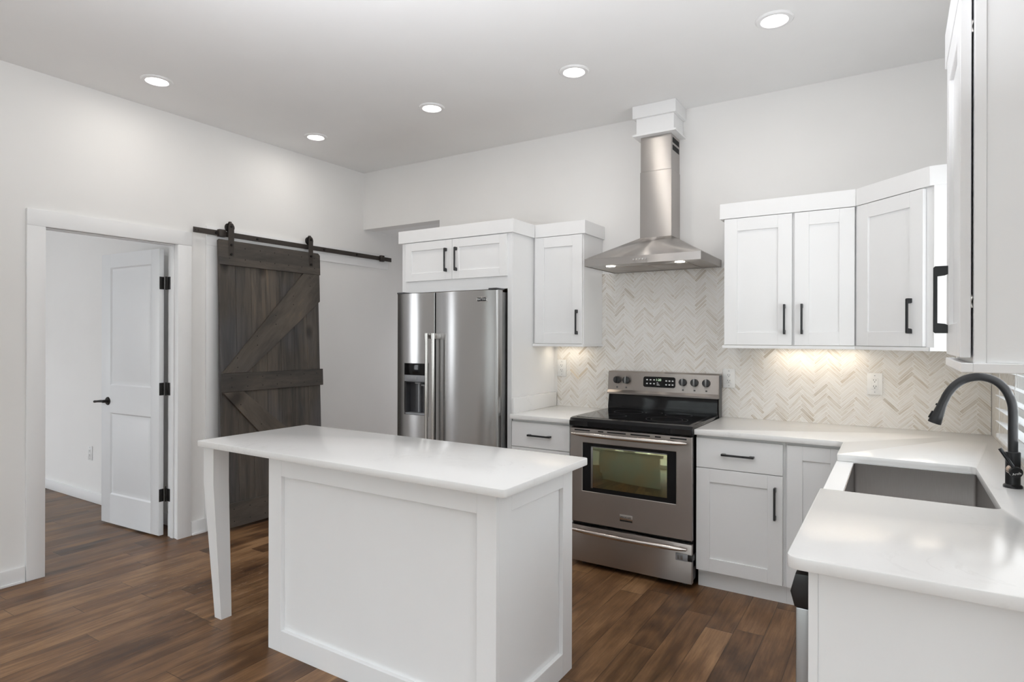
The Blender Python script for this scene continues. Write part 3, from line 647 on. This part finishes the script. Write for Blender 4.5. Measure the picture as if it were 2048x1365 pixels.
m=MB(); m.box(-1.596,-1.583,yr+0.0028,yr+0.006,0.498,0.757,0.001); m.box(-1.596,-1.115,yr+0.0028,yr+0.006,0.752,0.757,0.001); part('pane_frame',m,M_fridgeside,ow)
for a,c_ in ((x0+0.03,x0+0.135),(x0+0.19,x0+0.225),(x0+0.25,x0+0.37),(x0+0.40,x0+0.52),(x0+0.55,x0+0.585),(x0+0.64,x0+0.735)): m=MB(); m.box(a,c_,yr-0.0006,yr+0.004,0.848,0.856); part('vent_slot',m,M_dark,od)
def bow(z,xa,xb,yd,rise,rx,mat,par,n=24):
    pts=[];rr=[]
    for i in range(n+1):
        s=i/n; x=xa+(xb-xa)*s; k=1-(2*s-1)**2
        pts.append((x,yd-0.030-rise*k,z)); rr.append(0.0145*(1-0.55*abs(2*s-1)**8))
    h=MB(); h.tube(pts,rr,18)
    h.box(xa+0.04,xa+0.09,yd-0.033,yd+0.001,z-0.010,z+0.006,0.003); h.box(xb-0.09,xb-0.04,yd-0.033,yd+0.001,z-0.010,z+0.006,0.003)
    return part('handle',h,mat,par)
bow(0.832,x0+0.022,x1-0.022,yr,0.022,0,M_handle,od)
m=MB(); bxx=-1.3625; m.box(bxx-0.040,bxx+0.040,yr-0.0025,yr+0.001,0.326,0.368,0.001); bg_=part('maker_badge',m,M_steel,od)
m=MB(); m.box(bxx-0.039,bxx+0.039,yr-0.0032,yr-0.002,0.327,0.336); part('badge_strip',m,M_dark,bg_)
part('badge_letters',text_mb('FRIGIDAIRE',0.0135,0.0004,Matrix.Translation((bxx,yr-0.0028,0.352))@FRONT),M_dgrey,bg_)
d=MB(); d.box(x0,x1,yr,3.466,0.034,0.258,0.003); dr=part('storage_drawer',d,M_range,rg)
bow(0.236,x0+0.022,x1-0.022,yr,0.022,0,M_handle,dr)
c=MB(); c.prism([(yr-0.004,0.872),(yr-0.012,0.880),(yr-0.012,0.908),(yr+0.004,0.926),(yr+0.03,0.930),(4.02,0.930),(4.02,0.872)],'x',x0-0.002,x1+0.002,0.003); ck=part('cooktop',c,M_blackgloss,rg)
g=MB(); g.box(x0+0.028,x1-0.028,yr+0.035,3.985,0.9295,0.9312); part('cooktop_glass',g,M_glasstop,ck)
def ringflat(mb,x,y,r,z,w=0.0016): 
    n=56; a=[(x+r*math.cos(2*math.pi*i/n),y+r*math.sin(2*math.pi*i/n)) for i in range(n)]; b=[(x+(r-w)*math.cos(2*math.pi*i/n),y+(r-w)*math.sin(2*math.pi*i/n)) for i in range(n)]
    for i in range(n):
        j=(i+1)%n; mb.face([(a[i][0],a[i][1],z),(a[j][0],a[j][1],z),(b[j][0],b[j][1],z),(b[i][0],b[i][1],z)])
for (bx_,by_,rs) in ((x0+0.21,3.62,(0.085,)),(x1-0.21,3.63,(0.125,0.095)),(x0+0.22,3.86,(0.095,)),(x1-0.21,3.87,(0.085,)),((x0+x1)/2,3.90,(0.055,))):
    m=MB()
    for r_ in rs: ringflat(m,bx_,by_,r_,0.9316)
    part('burner_ring',m,M_burner,ck)
g=MB(); g.prism([(4.02,0.90),(4.015,0.945),(4.032,1.035),(4.075,1.035),(4.10,0.90)],'x',x0+0.004,x1-0.004,0.002); part('backguard_base',g,M_blackgloss,rg)
g=MB(); g.prism([(4.012,1.034),(4.010,1.046),(4.028,1.062),(4.040,1.185),(4.050,1.194),(4.105,1.194),(4.105,1.034)],'x',x0-0.004,x1+0.004,0.004); bgd=part('control_panel',g,M_range,rg)
g=MB(); g.box(x1+0.004,x1+0.0055,4.04,4.104,0.91,1.185); part('panel_end_cap',g,M_dgrey,rg)
def on_panel(x,z): 
    s=(z-1.062)/(1.185-1.062); return Vector((x,4.028+0.012*s,z))
pn=Vector((0,-1,0.0976)).normalized()
for kx_ in (-1.669,-1.601,-1.201,-1.124,-1.047):
    p=on_panel(kx_,1.132); m=MB(); m.lathe([(0.026,0),(0.026,0.004),(0.0245,0.020),(0.021,0.023)],p,28,tuple(pn)); kb=part('control_knob',m,M_black,bgd)
    m=MB(); m.box(kx_-0.006,kx_+0.006,p.y-0.030,p.y-0.018,1.110,1.158,0.002); part('knob_grip',m,M_fridgeside if kx_>-1.65 else M_black,kb)
    m=MB(); 
    for i in range(9):
        a=R(-130+i*32.5); q=on_panel(kx_+0.033*math.sin(a),1.132+0.033*math.cos(a)); m.cyl(q,q+pn*0.0006,0.0012,None,6)
    part('dial_marks',m,M_printdk,kb)
    q=on_panel(kx_,1.081); m=MB(); m.box(kx_-0.006,kx_+0.006,q.y-0.0006,q.y+0.001,1.076,1.086); part('burner_symbol',m,M_printdk,kb)
m=MB(); zc_=1.127; hx,hz=0.112,0.036; cx_=-1.365; rr=0.014
pts=[(cx_+sx_*(hx-rr)+rr*math.cos(a),zc_+sz_*(hz-rr)+rr*math.sin(a)) for sx_,sz_,a0 in ((1,1,0),(-1,1,90),(-1,-1,180),(1,-1,270)) for a in [R(a0+i*18) for i in range(6)]]
PM=Matrix.Translation((0,4.0343,1.127))@Matrix.Rotation(-math.atan(0.0976),4,'X')@Matrix.Translation((0,-4.0343,-1.127))
m.prism(pts,'y',4.031,4.036,0.001,1); m.xf(PM); dsp=part('clock_display',m,M_blackgloss,bgd)
part('clock_digits',text_mb('1:20',0.022,0.0003,Matrix.Translation((cx_-0.004,4.0303,1.141))@FRONT).xf(PM),M_digit,dsp)
for ix,iz in [(-0.085+0.025*i,0.014-0.026*j) for i in range(3) for j in range(2)]+[(0.050+0.022*i,0.010-0.026*j) for i in range(3) for j in range(2)]:
    m=MB(); m.box(cx_+ix-0.006,cx_+ix+0.006,4.0301,4.0312,zc_+iz-0.004,zc_+iz+0.004,0.001,1); m.xf(PM); part('touch_key',m,M_print,dsp)
for k in range(3): m=MB(); m.box(cx_-0.016,cx_-0.006+0.006*k,4.0301,4.0312,zc_-0.006-0.008*k,zc_-0.003-0.008*k); m.xf(PM); part('indicator_bar',m,M_print,dsp)
lt=thing('child_safety_latch','small grey plastic child latch strapped to the range drawer corner','latch',(-1.02,yr,0.18))
m=MB(); m.box(-1.062,-0.992,yr-0.010,yr,0.162,0.203,0.004); lb=part('latch_body',m,M_grey,lt)
m=MB(); m.box(-1.050,-1.036,yr-0.0125,yr-0.009,0.170,0.196,0.002); part('release_button',m,M_fridgeside,lb)
m=MB(); m.box(-1.031,-1.018,yr-0.0125,yr-0.009,0.170,0.196,0.002); part('release_button',m,M_fridgeside,lb)
m=MB(); m.box(-0.992,-0.968,yr-0.006,yr-0.001,0.164,0.201,0.001); m.box(-0.9695,-0.966,yr-0.006,3.50,0.164,0.201,0.001); part('strap',m,M_black,lt)

# ------------------------------------------------------------------ range hood and chase
hx0,hx1,hy=-1.735,-0.977,3.631
hd_=thing('range_hood','stainless pyramid chimney range hood on the tiled wall above the range','range hood',(-1.36,3.95,1.897))
c=MB(); r0=[(hx0,hy),(hx1,hy),(hx1,yB-0.001),(hx0,yB-0.001)]; r1=[(-1.473,3.948),(-1.255,3.948),(-1.255,yB-0.001),(-1.473,yB-0.001)]
lp=[[(x,y,z) for x,y in r] for r,z in ((r0,1.897),(r0,1.945),(r1,2.106))]
c.loops(lp,True); cn=part('canopy',c,M_hood,hd_)
m=MB(); m.box(hx0+0.006,hx1-0.006,hy+0.006,yB-0.006,1.900,1.906); uf=part('filter_panel',m,M_sink if False else M_hood,cn)
for xa_,xb_ in ((hx0+0.12,-1.358),(-1.354,hx1-0.12)): m=MB(); m.box(xa_,xb_,3.78,4.10,1.8975,1.901,0.001); part('grease_filter',m,M_range,cn)
for lx in (-1.586,-1.128):
    m=MB(); m.cyl((lx,3.715,1.8965),(lx,3.715,1.902),0.030,None,24); part('hood_lamp',m,M_hoodlamp,cn)
    l=bpy.data.lights.new('hood_bulb','SPOT'); l.energy=1.0; l.spot_size=R(110); l.spot_blend=0.8; l.shadow_soft_size=0.03; l.color=(1.0,0.95,0.86)
    o=bpy.data.objects.new('hood_bulb',l); C.objects.link(o); o.parent=hd_; o.location=Vector((lx,3.715,1.885))-Vector((-1.36,3.95,1.897))
for i in range(5):
    m=MB(); bx_=-1.395+0.020*i; m.cyl((bx_,hy+0.001,1.9215),(bx_,hy-0.006,1.9215),0.0068,0.006,16); part('push_button',m,M_steel,cn)
c=MB(); c.box(-1.473,-1.255,3.948,yB-0.001,2.104,2.551,0.002,1); part('lower_chimney',c,M_hood,hd_)
c=MB(); c.box(-1.470,-1.258,3.951,yB-0.001,2.551,2.7868,0.002,1); uc=part('upper_chimney',c,M_hood,hd_)
for za in (2.732,2.682): m=MB(); m.box(-1.2582,-1.2574,3.975,4.115,za,za+0.035); part('vent_slot',m,M_dark,uc)
ch=thing('hood_chase','white boxed wooden chase with ledge joining the hood chimney to the ceiling','chimney box',(-1.364,4.02,2.787))
m=MB(); m.box(-1.4915,-1.234,3.925,yB-0.001,2.80,2.91,0.001,1); part('chase_body',m,M_trim,ch)
m=MB(); m.box(-1.511,-1.215,3.903,yB-0.001,2.787,2.801,0.001,1); part('ledge',m,M_trim,ch)
m=MB(); m.box(-1.511,-1.215,3.903,yB-0.001,2.908,zC-0.0005,0.001,1); part('crown_board',m,M_trim,ch)

# ------------------------------------------------------------------ base cabinets
yb=3.483; ybf=yb+0.0195; zt_=0.8800
def base_cab(name,label,x0,x1,dx0,dx1,hx,door=True,tx0=None):
    t=thing(name,label,'base cabinet',((x0+x1)/2,3.8,0))
    b=MB(); b.box(x0,x1,ybf,yB-0.002,0.105,zt_-0.0005,0.001,1); part('cabinet_body',b,M_cab,t)
    k=MB(); k.box(x0 if tx0 is None else tx0,x1,3.545,3.56,0,0.105); part('toe_kick',k,M_cab,t)
    d=MB(); d.box(dx0,dx1,yb,yb+0.019,0.6955,0.863,0.0015,1); dd=part('drawer_front',d,M_cab,t); part('handle',pull((dx0+dx1)/2,yb,0.780,False),M_black,dd)
    d=MB(); shaker(d,dx0,dx1,yb,0.1116,0.692); dd=part('cabinet_door',d,M_cab,t); part('handle',pull(hx,yb,0.545,True),M_black,dd)
    return t
base_cab('base_cabinet','white base cabinet with drawer and door right of the range',-0.964,-0.4935,-0.9606,-0.5058,-0.5425)
base_cab('base_cabinet','white base cabinet with drawer left of the range, mostly behind the island',-2.2075,-1.7425,-2.205,-1.766,-1.80)
bc=thing('corner_base_cabinet','white blind corner base cabinet with plain panelled front under the counter corner','base cabinet',(-0.05,3.8,0))
b=MB(); b.prism([(-0.4930,ybf),(-0.1855,ybf),(-0.1855,3.07),(xR-0.002,3.07),(xR-0.002,yB-0.002),(-0.4930,yB-0.002)],'z',0.105,zt_-0.0005); part('cabinet_body',b,M_cab,bc)
d=MB(); shaker(d,-0.485,-0.206,yb,0.1116,0.863); part('door_panel',d,M_cab,bc)
k=MB(); k.box(-0.4930,-0.135,3.545,3.56,0,0.105); k.box(-0.1355,-0.12,3.07,3.545,0,0.105); part('toe_kick',k,M_cab,bc)
# sink base, faces left
sb=thing('sink_base_cabinet','white sink base cabinet whose front rail shows beside the sink','base cabinet',(0.1,2.7,0))
b=MB(); b.box(-0.2235,-0.157,2.337,3.0685,0.66,0.8795,0.0015,1); part('front_rail',b,M_cab,sb)
b=MB(); b.box(-0.190,-0.157,2.337,3.0685,0.105,0.66); b.box(-0.157,xR-0.002,2.337,2.349,0.105,zt_-0.0006); b.box(-0.157,xR-0.002,3.057,3.0685,0.105,zt_-0.0006); part('cabinet_body',b,M_cab,sb)
for a,c_ in ((-3.064,-2.706),(-2.700,-2.342)):
    d=MB(); shaker(d,a,c_,-0.2095,0.1116,0.655); d.xf(SM); part('cabinet_door',d,M_cab,sb)
k=MB(); k.box(-0.1355,-0.12,2.337,3.0685,0,0.105); part('toe_kick',k,M_cab,sb)
# dishwasher, faces left
dwh=thing('dishwasher','stainless dishwasher with black pocket handle under the near right counter','dishwasher',(0.1,1.96,0))
b=MB(); b.box(-0.172,0.42,1.632,2.330,0.09,0.872); part('tub_case',b,M_fridgeside,dwh)
b=MB(); b.box(-0.206,-0.1725,1.628,2.330,0.10,0.766,0.003); dd=part('door_front',b,M_dw,dwh)
b=MB(); b.prism([(-0.1725,0.850),(-0.207,0.848),(-0.2185,0.803),(-0.209,0.767),(-0.1725,0.767)],'y',1.626,2.330,0.003); part('handle',b,M_black,dd)
b=MB(); b.box(-0.135,-0.12,1.632,2.330,0,0.09); part('toe_kick',b,M_dgrey,dwh)
ep=thing('peninsula_end_panel','white end panel closing the counter run, nearest the camera at lower right','cabinet panel',(0.13,1.6,0))
b=MB(); b.box(-0.174,-0.1535,1.588,1.624,0,zt_-0.0005,0.001,1); b.box(-0.1535,xR+0.12,1.592,1.624,0,zt_-0.0005,0.0008,1); part('panel_board',b,M_cab,ep)

# ------------------------------------------------------------------ countertops
ST=0.9100
def rounded(pts,rads,n=8):
    out=[]
    N=len(pts)
    for i,(p,r) in enumerate(zip(pts,rads)):
        p=Vector(p)
        if r<=0: out.append((p.x,p.y)); continue
        a=(Vector(pts[i-1])-p).normalized(); b=(Vector(pts[(i+1)%N])-p).normalized()
        h=a.angle(b)/2; dist=r/math.tan(h); cpt=p+(a+b).normalized()*(r/math.sin(h))
        s=p+a*dist-cpt; e=p+b*dist-cpt
        a0=math.atan2(s.y,s.x); a1=math.atan2(e.y,e.x); dd=(a1-a0+math.pi)%(2*math.pi)-math.pi
        for k in range(n+1): out.append((cpt.x+r*math.cos(a0+dd*k/n),cpt.y+r*math.sin(a0+dd*k/n)))
    return out
xi=-0.2199; xs=0.272; ysf,ysb=2.3315,3.0632
pts=[(-0.9675,yB-0.001),(-0.9675,3.4574),(xi-0.002,3.4574),(xi-0.002,ysb),(xs,ysb),(xs,ysf),(xi,ysf),(xi,1.559),(xR+0.16,1.559),(xR+0.16,1.455),(xR-0.001,1.455) ]
pts=[(-0.9675,yB-0.001),(-0.9675,3.4574),(xi-0.002,3.4574),(xi-0.002,ysb),(xs,ysb),(xs,ysf),(xi,ysf),(xi,1.559),(xR-0.001,1.559),(xR-0.001,yB-0.001)]
c=MB(); c.prism(rounded(pts,[0,0.004,0.035,0.004,0.028,0.028,0.006,0.030,0,0]),'z',ST-0.0298,ST,0.003,2)
solo('countertop',c,M_quartz,'white quartz L-shaped countertop right of the range, cut out around the sink','countertop',(0.1,2.8,ST-0.03))
c=MB(); c.prism([(-2.2275,yB-0.001),(-2.2275,3.53),(-2.2053,3.4574),(-1.7410,3.4574),(-1.7410,yB-0.001)],'z',ST-0.0298,ST,0.002,2)
solo('countertop',c,M_quartz,'short white quartz countertop between refrigerator surround and range','countertop',(-1.97,3.8,ST-0.03))
c=MB(); c.box(-2.2275,-2.2005,3.503,yB-0.012,ST,1.0145,0.002)
solo('side_splash',c,M_quartz,'short white quartz upstand against the refrigerator surround panel','side splash',(-2.21,3.82,ST))
# sink bowl
sx0,sx1,sy0,sy1=-0.156,0.279,2.352,3.056
s=MB(); prof=[(0.0,0.006),(0.0,0.008)]
def rr_(ins,z,r=0.016):
    return [(x,y,z) for x,y in rounded([(sx0+ins,sy0+ins),(sx1-ins,sy0+ins),(sx1-ins,sy1-ins),(sx0+ins,sy1-ins)],[r]*4,5)]
s.loops([rr_(-0.0005,0.665,0.016),rr_(-0.0005,0.8790,0.016),rr_(0.002,0.8790,0.016),rr_(0.004,0.690,0.016),rr_(0.012,0.676,0.014),rr_(0.03,0.672,0.012)],True)
sk=thing('kitchen_sink','rectangular stainless undermount sink bowl set into the right counter','sink',(0.06,2.70,0.665))
part('bowl',s,M_sink,sk,None,40)
m=MB(); m.lathe([(0.045,0),(0.043,0.003),(0.030,0.002),(0.028,-0.001)],(0.10,2.70,0.6725),28); part('drain',m,M_steel,sk)
# faucet
fx_,fy_=0.3445,2.705
ft=thing('faucet','matt black gooseneck pull-down faucet standing behind the sink','faucet',(fx_,fy_,ST))
m=MB(); m.lathe([(0.0275,0),(0.0275,0.007),(0.025,0.010),(0.0215,0.012),(0.0215,0.122),(0.019,0.124)],(fx_,fy_,ST),36); part('body',m,M_black,ft)
ctrl=[(fx_,1.03),(fx_,1.10),(fx_,1.165),(0.3405,1.205),(0.325,1.246),(0.297,1.277),(0.256,1.2905),(0.214,1.282),(0.183,1.259),(0.161,1.228),(0.1475,1.197)]
def cr(P,n=6):
    P=[Vector(p) for p in P]; P=[2*P[0]-P[1]]+P+[2*P[-1]-P[-2]]; out=[]
    for i in range(1,len(P)-2):
        for k in range(n):
            t=k/n; out.append(0.5*((2*P[i])+(-P[i-1]+P[i+1])*t+(2*P[i-1]-5*P[i]+4*P[i+1]-P[i+2])*t*t+(-P[i-1]+3*P[i]-3*P[i+1]+P[i+2])*t**3))
    return out+[P[-2]]
path=cr(ctrl); m=MB(); m.tube([(p.x,fy_,p.y) for p in path],0.0143,24); part('gooseneck',m,M_black,ft)
e=Vector((0.1475,fy_,1.197)); dn=Vector((-0.0275,0,-0.080)).normalized()
m=MB(); m.lathe([(0.0138,-0.002),(0.0145,0.001),(0.0150,0.02),(0.0185,0.055),(0.0215,0.083),(0.0205,0.085)],e,32,tuple(dn)); hd2=part('spray_head',m,M_black,ft)
sd=Vector((-dn.z,0,dn.x)); sd=sd if sd.x<0 else -sd
for a,b_,h_ in ((0.014,0.021,0.004),(0.045,0.072,0.0025)):
    pa=e+dn*a+sd*(0.0150+(a-0.014)*0.11); pb=e+dn*b_+sd*(0.0155+(b_-0.014)*0.11); m=MB(); m.tube([pa,pb],0.0035,10); part('spray_button',m,M_dark,hd2)
AX=Vector((0.25,-0.96,-0.10)).normalized(); V0=Vector((fx_-0.009,fy_-0.004,0.976)); UPV=(Vector((0,0,1))-AX*AX.z).normalized(); RTV=UPV.cross(AX)
m=MB(); m.tube([V0+AX*0.012,V0+AX*0.029,V0+AX*0.0291,V0+AX*0.031,V0+AX*0.0311,V0+AX*0.036],[0.0168,0.0168,0.0158,0.0158,0.0168,0.0168],28); part('trim_collar',m,M_collar,ft,'metal collar with a beige reflection painted into its colour')
m=MB(); m.lathe([(0.0180,0),(0.0188,0.002),(0.0188,0.013),(0.0178,0.015)],V0+AX*0.036,32,tuple(AX)); cp=part('handle_cap',m,M_black,ft)
TM=Matrix(((RTV.x,UPV.x,AX.x,0),(RTV.y,UPV.y,AX.y,0),(RTV.z,UPV.z,AX.z,0),(0,0,0,1)))
part('cap_lettering',text_mb('Arofa',0.0115,0.0003,Matrix.Translation(V0+AX*0.0513-UPV*0.004)@TM@Matrix.Rotation(R(14),4,'Z')),M_print,cp)
L0=V0+AX*0.043+UPV*0.014-RTV*0.006
m=MB(); m.tube([L0,Vector((fx_-0.0405,fy_-0.042,1.048))],[0.0055,0.0062],14); part('lever',m,M_black,ft)

# ------------------------------------------------------------------ island
IZ=0.9118
ib=thing('kitchen_island','white panelled kitchen island cabinet standing on the wood floor','kitchen island',(-1.808,2.07,0))
ix0,ix1,iy0,iy1=-2.437,-1.179,1.763,2.352
b=MB(); b.box(ix0+0.019,ix1-0.019,iy0+0.019,iy1,0,IZ-0.0305,0.001,1); part('cabinet_body',b,M_cab,ib)
f=MB(); ft_=0.019; a0,a1=0.091,0.0855
f.box(ix0,ix0+0.089,iy0,iy0+ft_,0,IZ-0.0303,0.001,1); f.box(ix1-0.084,ix1,iy0,iy0+ft_,0,IZ-0.0303,0.001,1)
f.box(ix0+0.089,ix1-0.084,iy0,iy0+ft_,0.0,0.098,0.001,1); f.box(ix0+0.089,ix1-0.084,iy0,iy0+ft_,0.797,IZ-0.0303,0.001,1); part('front_frame',f,M_cab,ib)
f=MB(); xa,xb=ix1-0.019,ix1
f.box(xa,xb,iy0+ft_,iy0+ft_+0.083,0,IZ-0.0303,0.001,1); f.box(xa,xb,iy1-0.085,iy1,0,IZ-0.0303,0.001,1)
f.box(xa,xb,iy0+ft_+0.083,iy1-0.085,0,0.098,0.001,1); f.box(xa,xb,iy0+ft_+0.083,iy1-0.085,0.797,IZ-0.0303,0.001,1); part('side_frame',f,M_cab,ib)
f=MB(); f.box(ix0,ix0+0.019,iy0+ft_,iy1,0,IZ-0.0303,0.001,1); part('left_side_panel',f,M_cab,ib)
tp=thing('island_countertop','white quartz island countertop overhanging left onto tapered legs','countertop',(-2.02,2.05,0))
c=MB(); c.prism(rounded([(-2.9367,1.7149),(-1.1136,1.7149),(-1.1136,2.3772),(-2.9367,2.3772)],[0.010,0.018,0.018,0.010]),'z',IZ-0.030,IZ,0.0035,2); part('slab',c,M_quartz,tp)
for (lx0,ly0,sx_,sy_) in ((-2.925,1.745,1,1),(-2.925,2.347,1,-1)):
    def sq(xa,xb,ya,yb_,z): return [(xa,ya,z),(xb,ya,z),(xb,yb_,z),(xa,yb_,z)]
    wtop=0.082; wb=0.056
    l=MB(); l.loops([sq(lx0,lx0+wtop,ly0,ly0+sy_*wtop,IZ-0.0302),sq(lx0,lx0+wtop,ly0,ly0+sy_*wtop,0.74),sq(lx0-0.052,lx0-0.052+wb+0.008,ly0+sy_*0.070,ly0+sy_*(0.070+wb),0.0)],True)
    l=MB(); T=[sq(lx0,lx0+wtop,min(ly0,ly0+sy_*wtop),max(ly0,ly0+sy_*wtop),z) for z in (IZ-0.0302,0.70)]
    bx0_=lx0-0.004; T.append(sq(bx0_,bx0_+wb,min(ly0+sy_*0.062,ly0+sy_*(0.062+wb)),max(ly0+sy_*0.062,ly0+sy_*(0.062+wb)),0.0))
    l.loops(T,True); l.face(T[0]); part('leg',l,M_cab,tp)

# ------------------------------------------------------------------ herringbone backsplash
def clip(poly, a, b, c_):          # keep a*x+b*y<=c
    out=[]
    for i in range(len(poly)):
        p,q=poly[i],poly[(i+1)%len(poly)]; fp=a*p[0]+b*p[1]-c_; fq=a*q[0]+b*q[1]-c_
        if fp<=0: out.append(p)
        if (fp<0<fq) or (fq<0<fp):
            t=fp/(fp-fq); out.append((p[0]+(q[0]-p[0])*t,p[1]+(q[1]-p[1])*t))
    return out
def herring(rects, to3d, name, label, loc):
    Lr,Wr=0.1025,0.0200; g=0.0010; bm=bmesh.new(); tl=bm.faces.layers.float.new('tile_tone'); sl=bm.faces.layers.float.new('rust_stain'); uv=bm.loops.layers.uv.new('UVMap')
    X0=min(r[0] for r in rects); X1=max(r[1] for r in rects); Z0=min(r[2] for r in rects); Z1=max(r[3] for r in rects)
    cs=math.cos(R(45)); 
    rot=lambda p:(cs*(p[0]-p[1]),cs*(p[0]+p[1]))
    rnd=random.Random(11)
    N=int(3.2/ Wr)
    for m_ in range(-40,60):
        for k in range(-N,N):
            ox=k*Wr+m_*(Lr+Wr); oy=k*Wr+m_*(Wr-Lr)
            c0=rot((ox,oy)); 
            if not (X0-0.3<c0[0]-2.3<X1+0.3 and Z0-0.3<c0[1]+0.9<Z1+0.3): continue
            for (ax,ay,w_,h_,hz_) in ((ox,oy,Lr,Wr,True),(ox+Lr,oy+Wr-Lr,Wr,Lr,False)):
                r_=rnd.random(); tone=r_**1.8*0.66 if rnd.random()<0.965 else 0.66+0.30*rnd.random(); su=rnd.random()*9
                q=[(ax+g,ay+g),(ax+w_-g,ay+g),(ax+w_-g,ay+h_-g),(ax+g,ay+h_-g)]
                P=[(rot(p)[0]-2.3,rot(p)[1]+0.9) for p in q]
                for (a0,a1,b0,b1) in rects:
                    S=P
                    for cl in ((-1,0,-a0),(1,0,a1),(0,-1,-b0),(0,1,b1)):
                        if len(S)>=3: S=clip(S,*cl)
                    if len(S)<3: continue
                    f=bm.faces.new([bm.verts.new(to3d(x,z)) for x,z in S]); f[tl]=tone
                    mx=sum(q_[0] for q_ in S)/len(S); mz=sum(q_[1] for q_ in S)/len(S); f[sl]=0.75*rnd.random()*math.exp(-((mx+2.02)**2+(mz-1.155)**2)/0.0022) if mx<-1.5 else 0.0
                    for lp_,(x,z) in zip(f.loops,S):
                        a=cs*((x+2.3)+(z-0.9)); b=cs*(-(x+2.3)+(z-0.9))
                        lp_[uv].uv=(a+su,b) if hz_ else (b+su,a)
    me=bpy.data.meshes.new('tiles'); bm.to_mesh(me); bm.free(); me.materials.append(M_tile)
    return me
def backsplash(name,label,rects,to3d,grout,loc):
    t=thing(name,label,'backsplash',loc)
    part('grout_bed',grout,M_grout,t)
    me=herring(rects,to3d,name,label,loc); me.transform(WM[t.name].inverted()); o=bpy.data.objects.new('herringbone_tiles',me); C.objects.link(o); o.parent=t
    return t
rects=[(-2.2000,xR-0.009,0.9102,1.392),(-1.8285,-0.8880,1.392,1.8965)]
g=MB(); 
for a0,a1,b0,b1 in rects: g.box(a0,a1,yB-0.006,yB-0.0003,b0,b1)
backsplash('tile_backsplash','cream marble herringbone tile backsplash on the wall behind the range',rects,lambda x,z:(x,yB-0.0064,z),g,(-0.9,yB,0.91))
rects2=[(-yB+0.0085,-wy1,0.9102,1.385),(-wy1,-wy0,0.9102,wz0)]
g=MB(); g.box(xR-0.006,xR-0.0003,wy1,yB-0.0085,0.9102,1.385); g.box(xR-0.006,xR-0.0003,wy0,wy1,0.9102,wz0-0.001)
backsplash('tile_backsplash','cream herringbone tile strip on the right wall beside the window',rects2,lambda x,z:(xR-0.0064,-x,z),g,(xR,3.3,0.91))

# ------------------------------------------------------------------ electrical outlets
def outlet(x,z,label,y=yB-0.0078,w=0.078,h=0.126,face=-1):
    t=thing('outlet',label,'wall outlet',(x,y,z),0,'white wall outlets')
    m=MB(); m.box(x-w/2,x+w/2,y-0.006,y,z-h/2,z+h/2,0.002); pl_=part('cover_plate',m,M_white,t)
    m=MB(); m.box(x-0.0168,x+0.0168,y-0.0085,y-0.005,z-0.0335,z+0.0335,0.002); rc=part('receptacle',m,M_white,pl_)
    m=MB()
    for dz in (-0.018,0.018):
        m.box(x-0.0075,x-0.0050,y-0.0089,y-0.008,z+dz,z+dz+0.009); m.box(x+0.0050,x+0.0075,y-0.0089,y-0.008,z+dz,z+dz+0.008); m.cyl((x,y-0.008,z+dz-0.006),(x,y-0.0089,z+dz-0.006),0.0026,None,12)
    part('socket_slots',m,M_slot,rc)
    for dz in (-0.048,0.048): m=MB(); m.cyl((x,y-0.0055,z+dz),(x,y-0.0066,z+dz),0.003,None,10); part('plate_screw',m,M_grey,pl_)
outlet(-2.158,1.199,'white outlet on the tiles beside the refrigerator surround',w=0.074)
outlet(-0.925,1.165,'white outlet on the tiles just right of the range')
outlet(-0.1035,1.163,'white outlet on the tiles under the double-door cabinet, right of centre')
outlet(-5.918,0.418,'small white outlet low on the side room wall seen through the doorway',y=2.5095,w=0.075,h=0.122)

# ------------------------------------------------------------------ window blind over the sink
wb_=thing('window_blind','white horizontal slat blind over the sink window behind the faucet','window blind',(xR,2.76,1.0))
for i in range(19):
    z=1.058+i*0.0565
    m=MB(); m.box(-0.030,0.030,wy0-0.02,wy1+0.022,-0.0015,0.0015,0.0008,1); m.xf(Matrix.Translation((xR-0.0415,0,z))@Matrix.Rotation(R(15),4,'Y')); part('slat',m,M_blind,wb_)
m=MB(); m.box(xR-0.068,xR-0.012,wy0-0.02,wy1+0.022,0.992,1.010,0.003); part('bottom_rail',m,M_blind,wb_)
m=MB(); m.box(xR-0.062,xR-0.001,wy0-0.03,wy1+0.03,2.13,2.19,0.003); part('head_rail',m,M_blind,wb_)
m=MB(); m.tube([(xR-0.055,2.89,2.13),(xR-0.064,2.89,1.30),(xR-0.071,2.888,1.225)],0.0022,8); part('tilt_wand',m,M_white,wb_)
for yc in (wy0+0.15,wy1-0.12):
    for xx in (xR-0.072,xR-0.011): m=MB(); m.tube([(xx,yc,1.0),(xx,yc,2.13)],0.0007,6); part('ladder_cord',m,M_white,wb_)
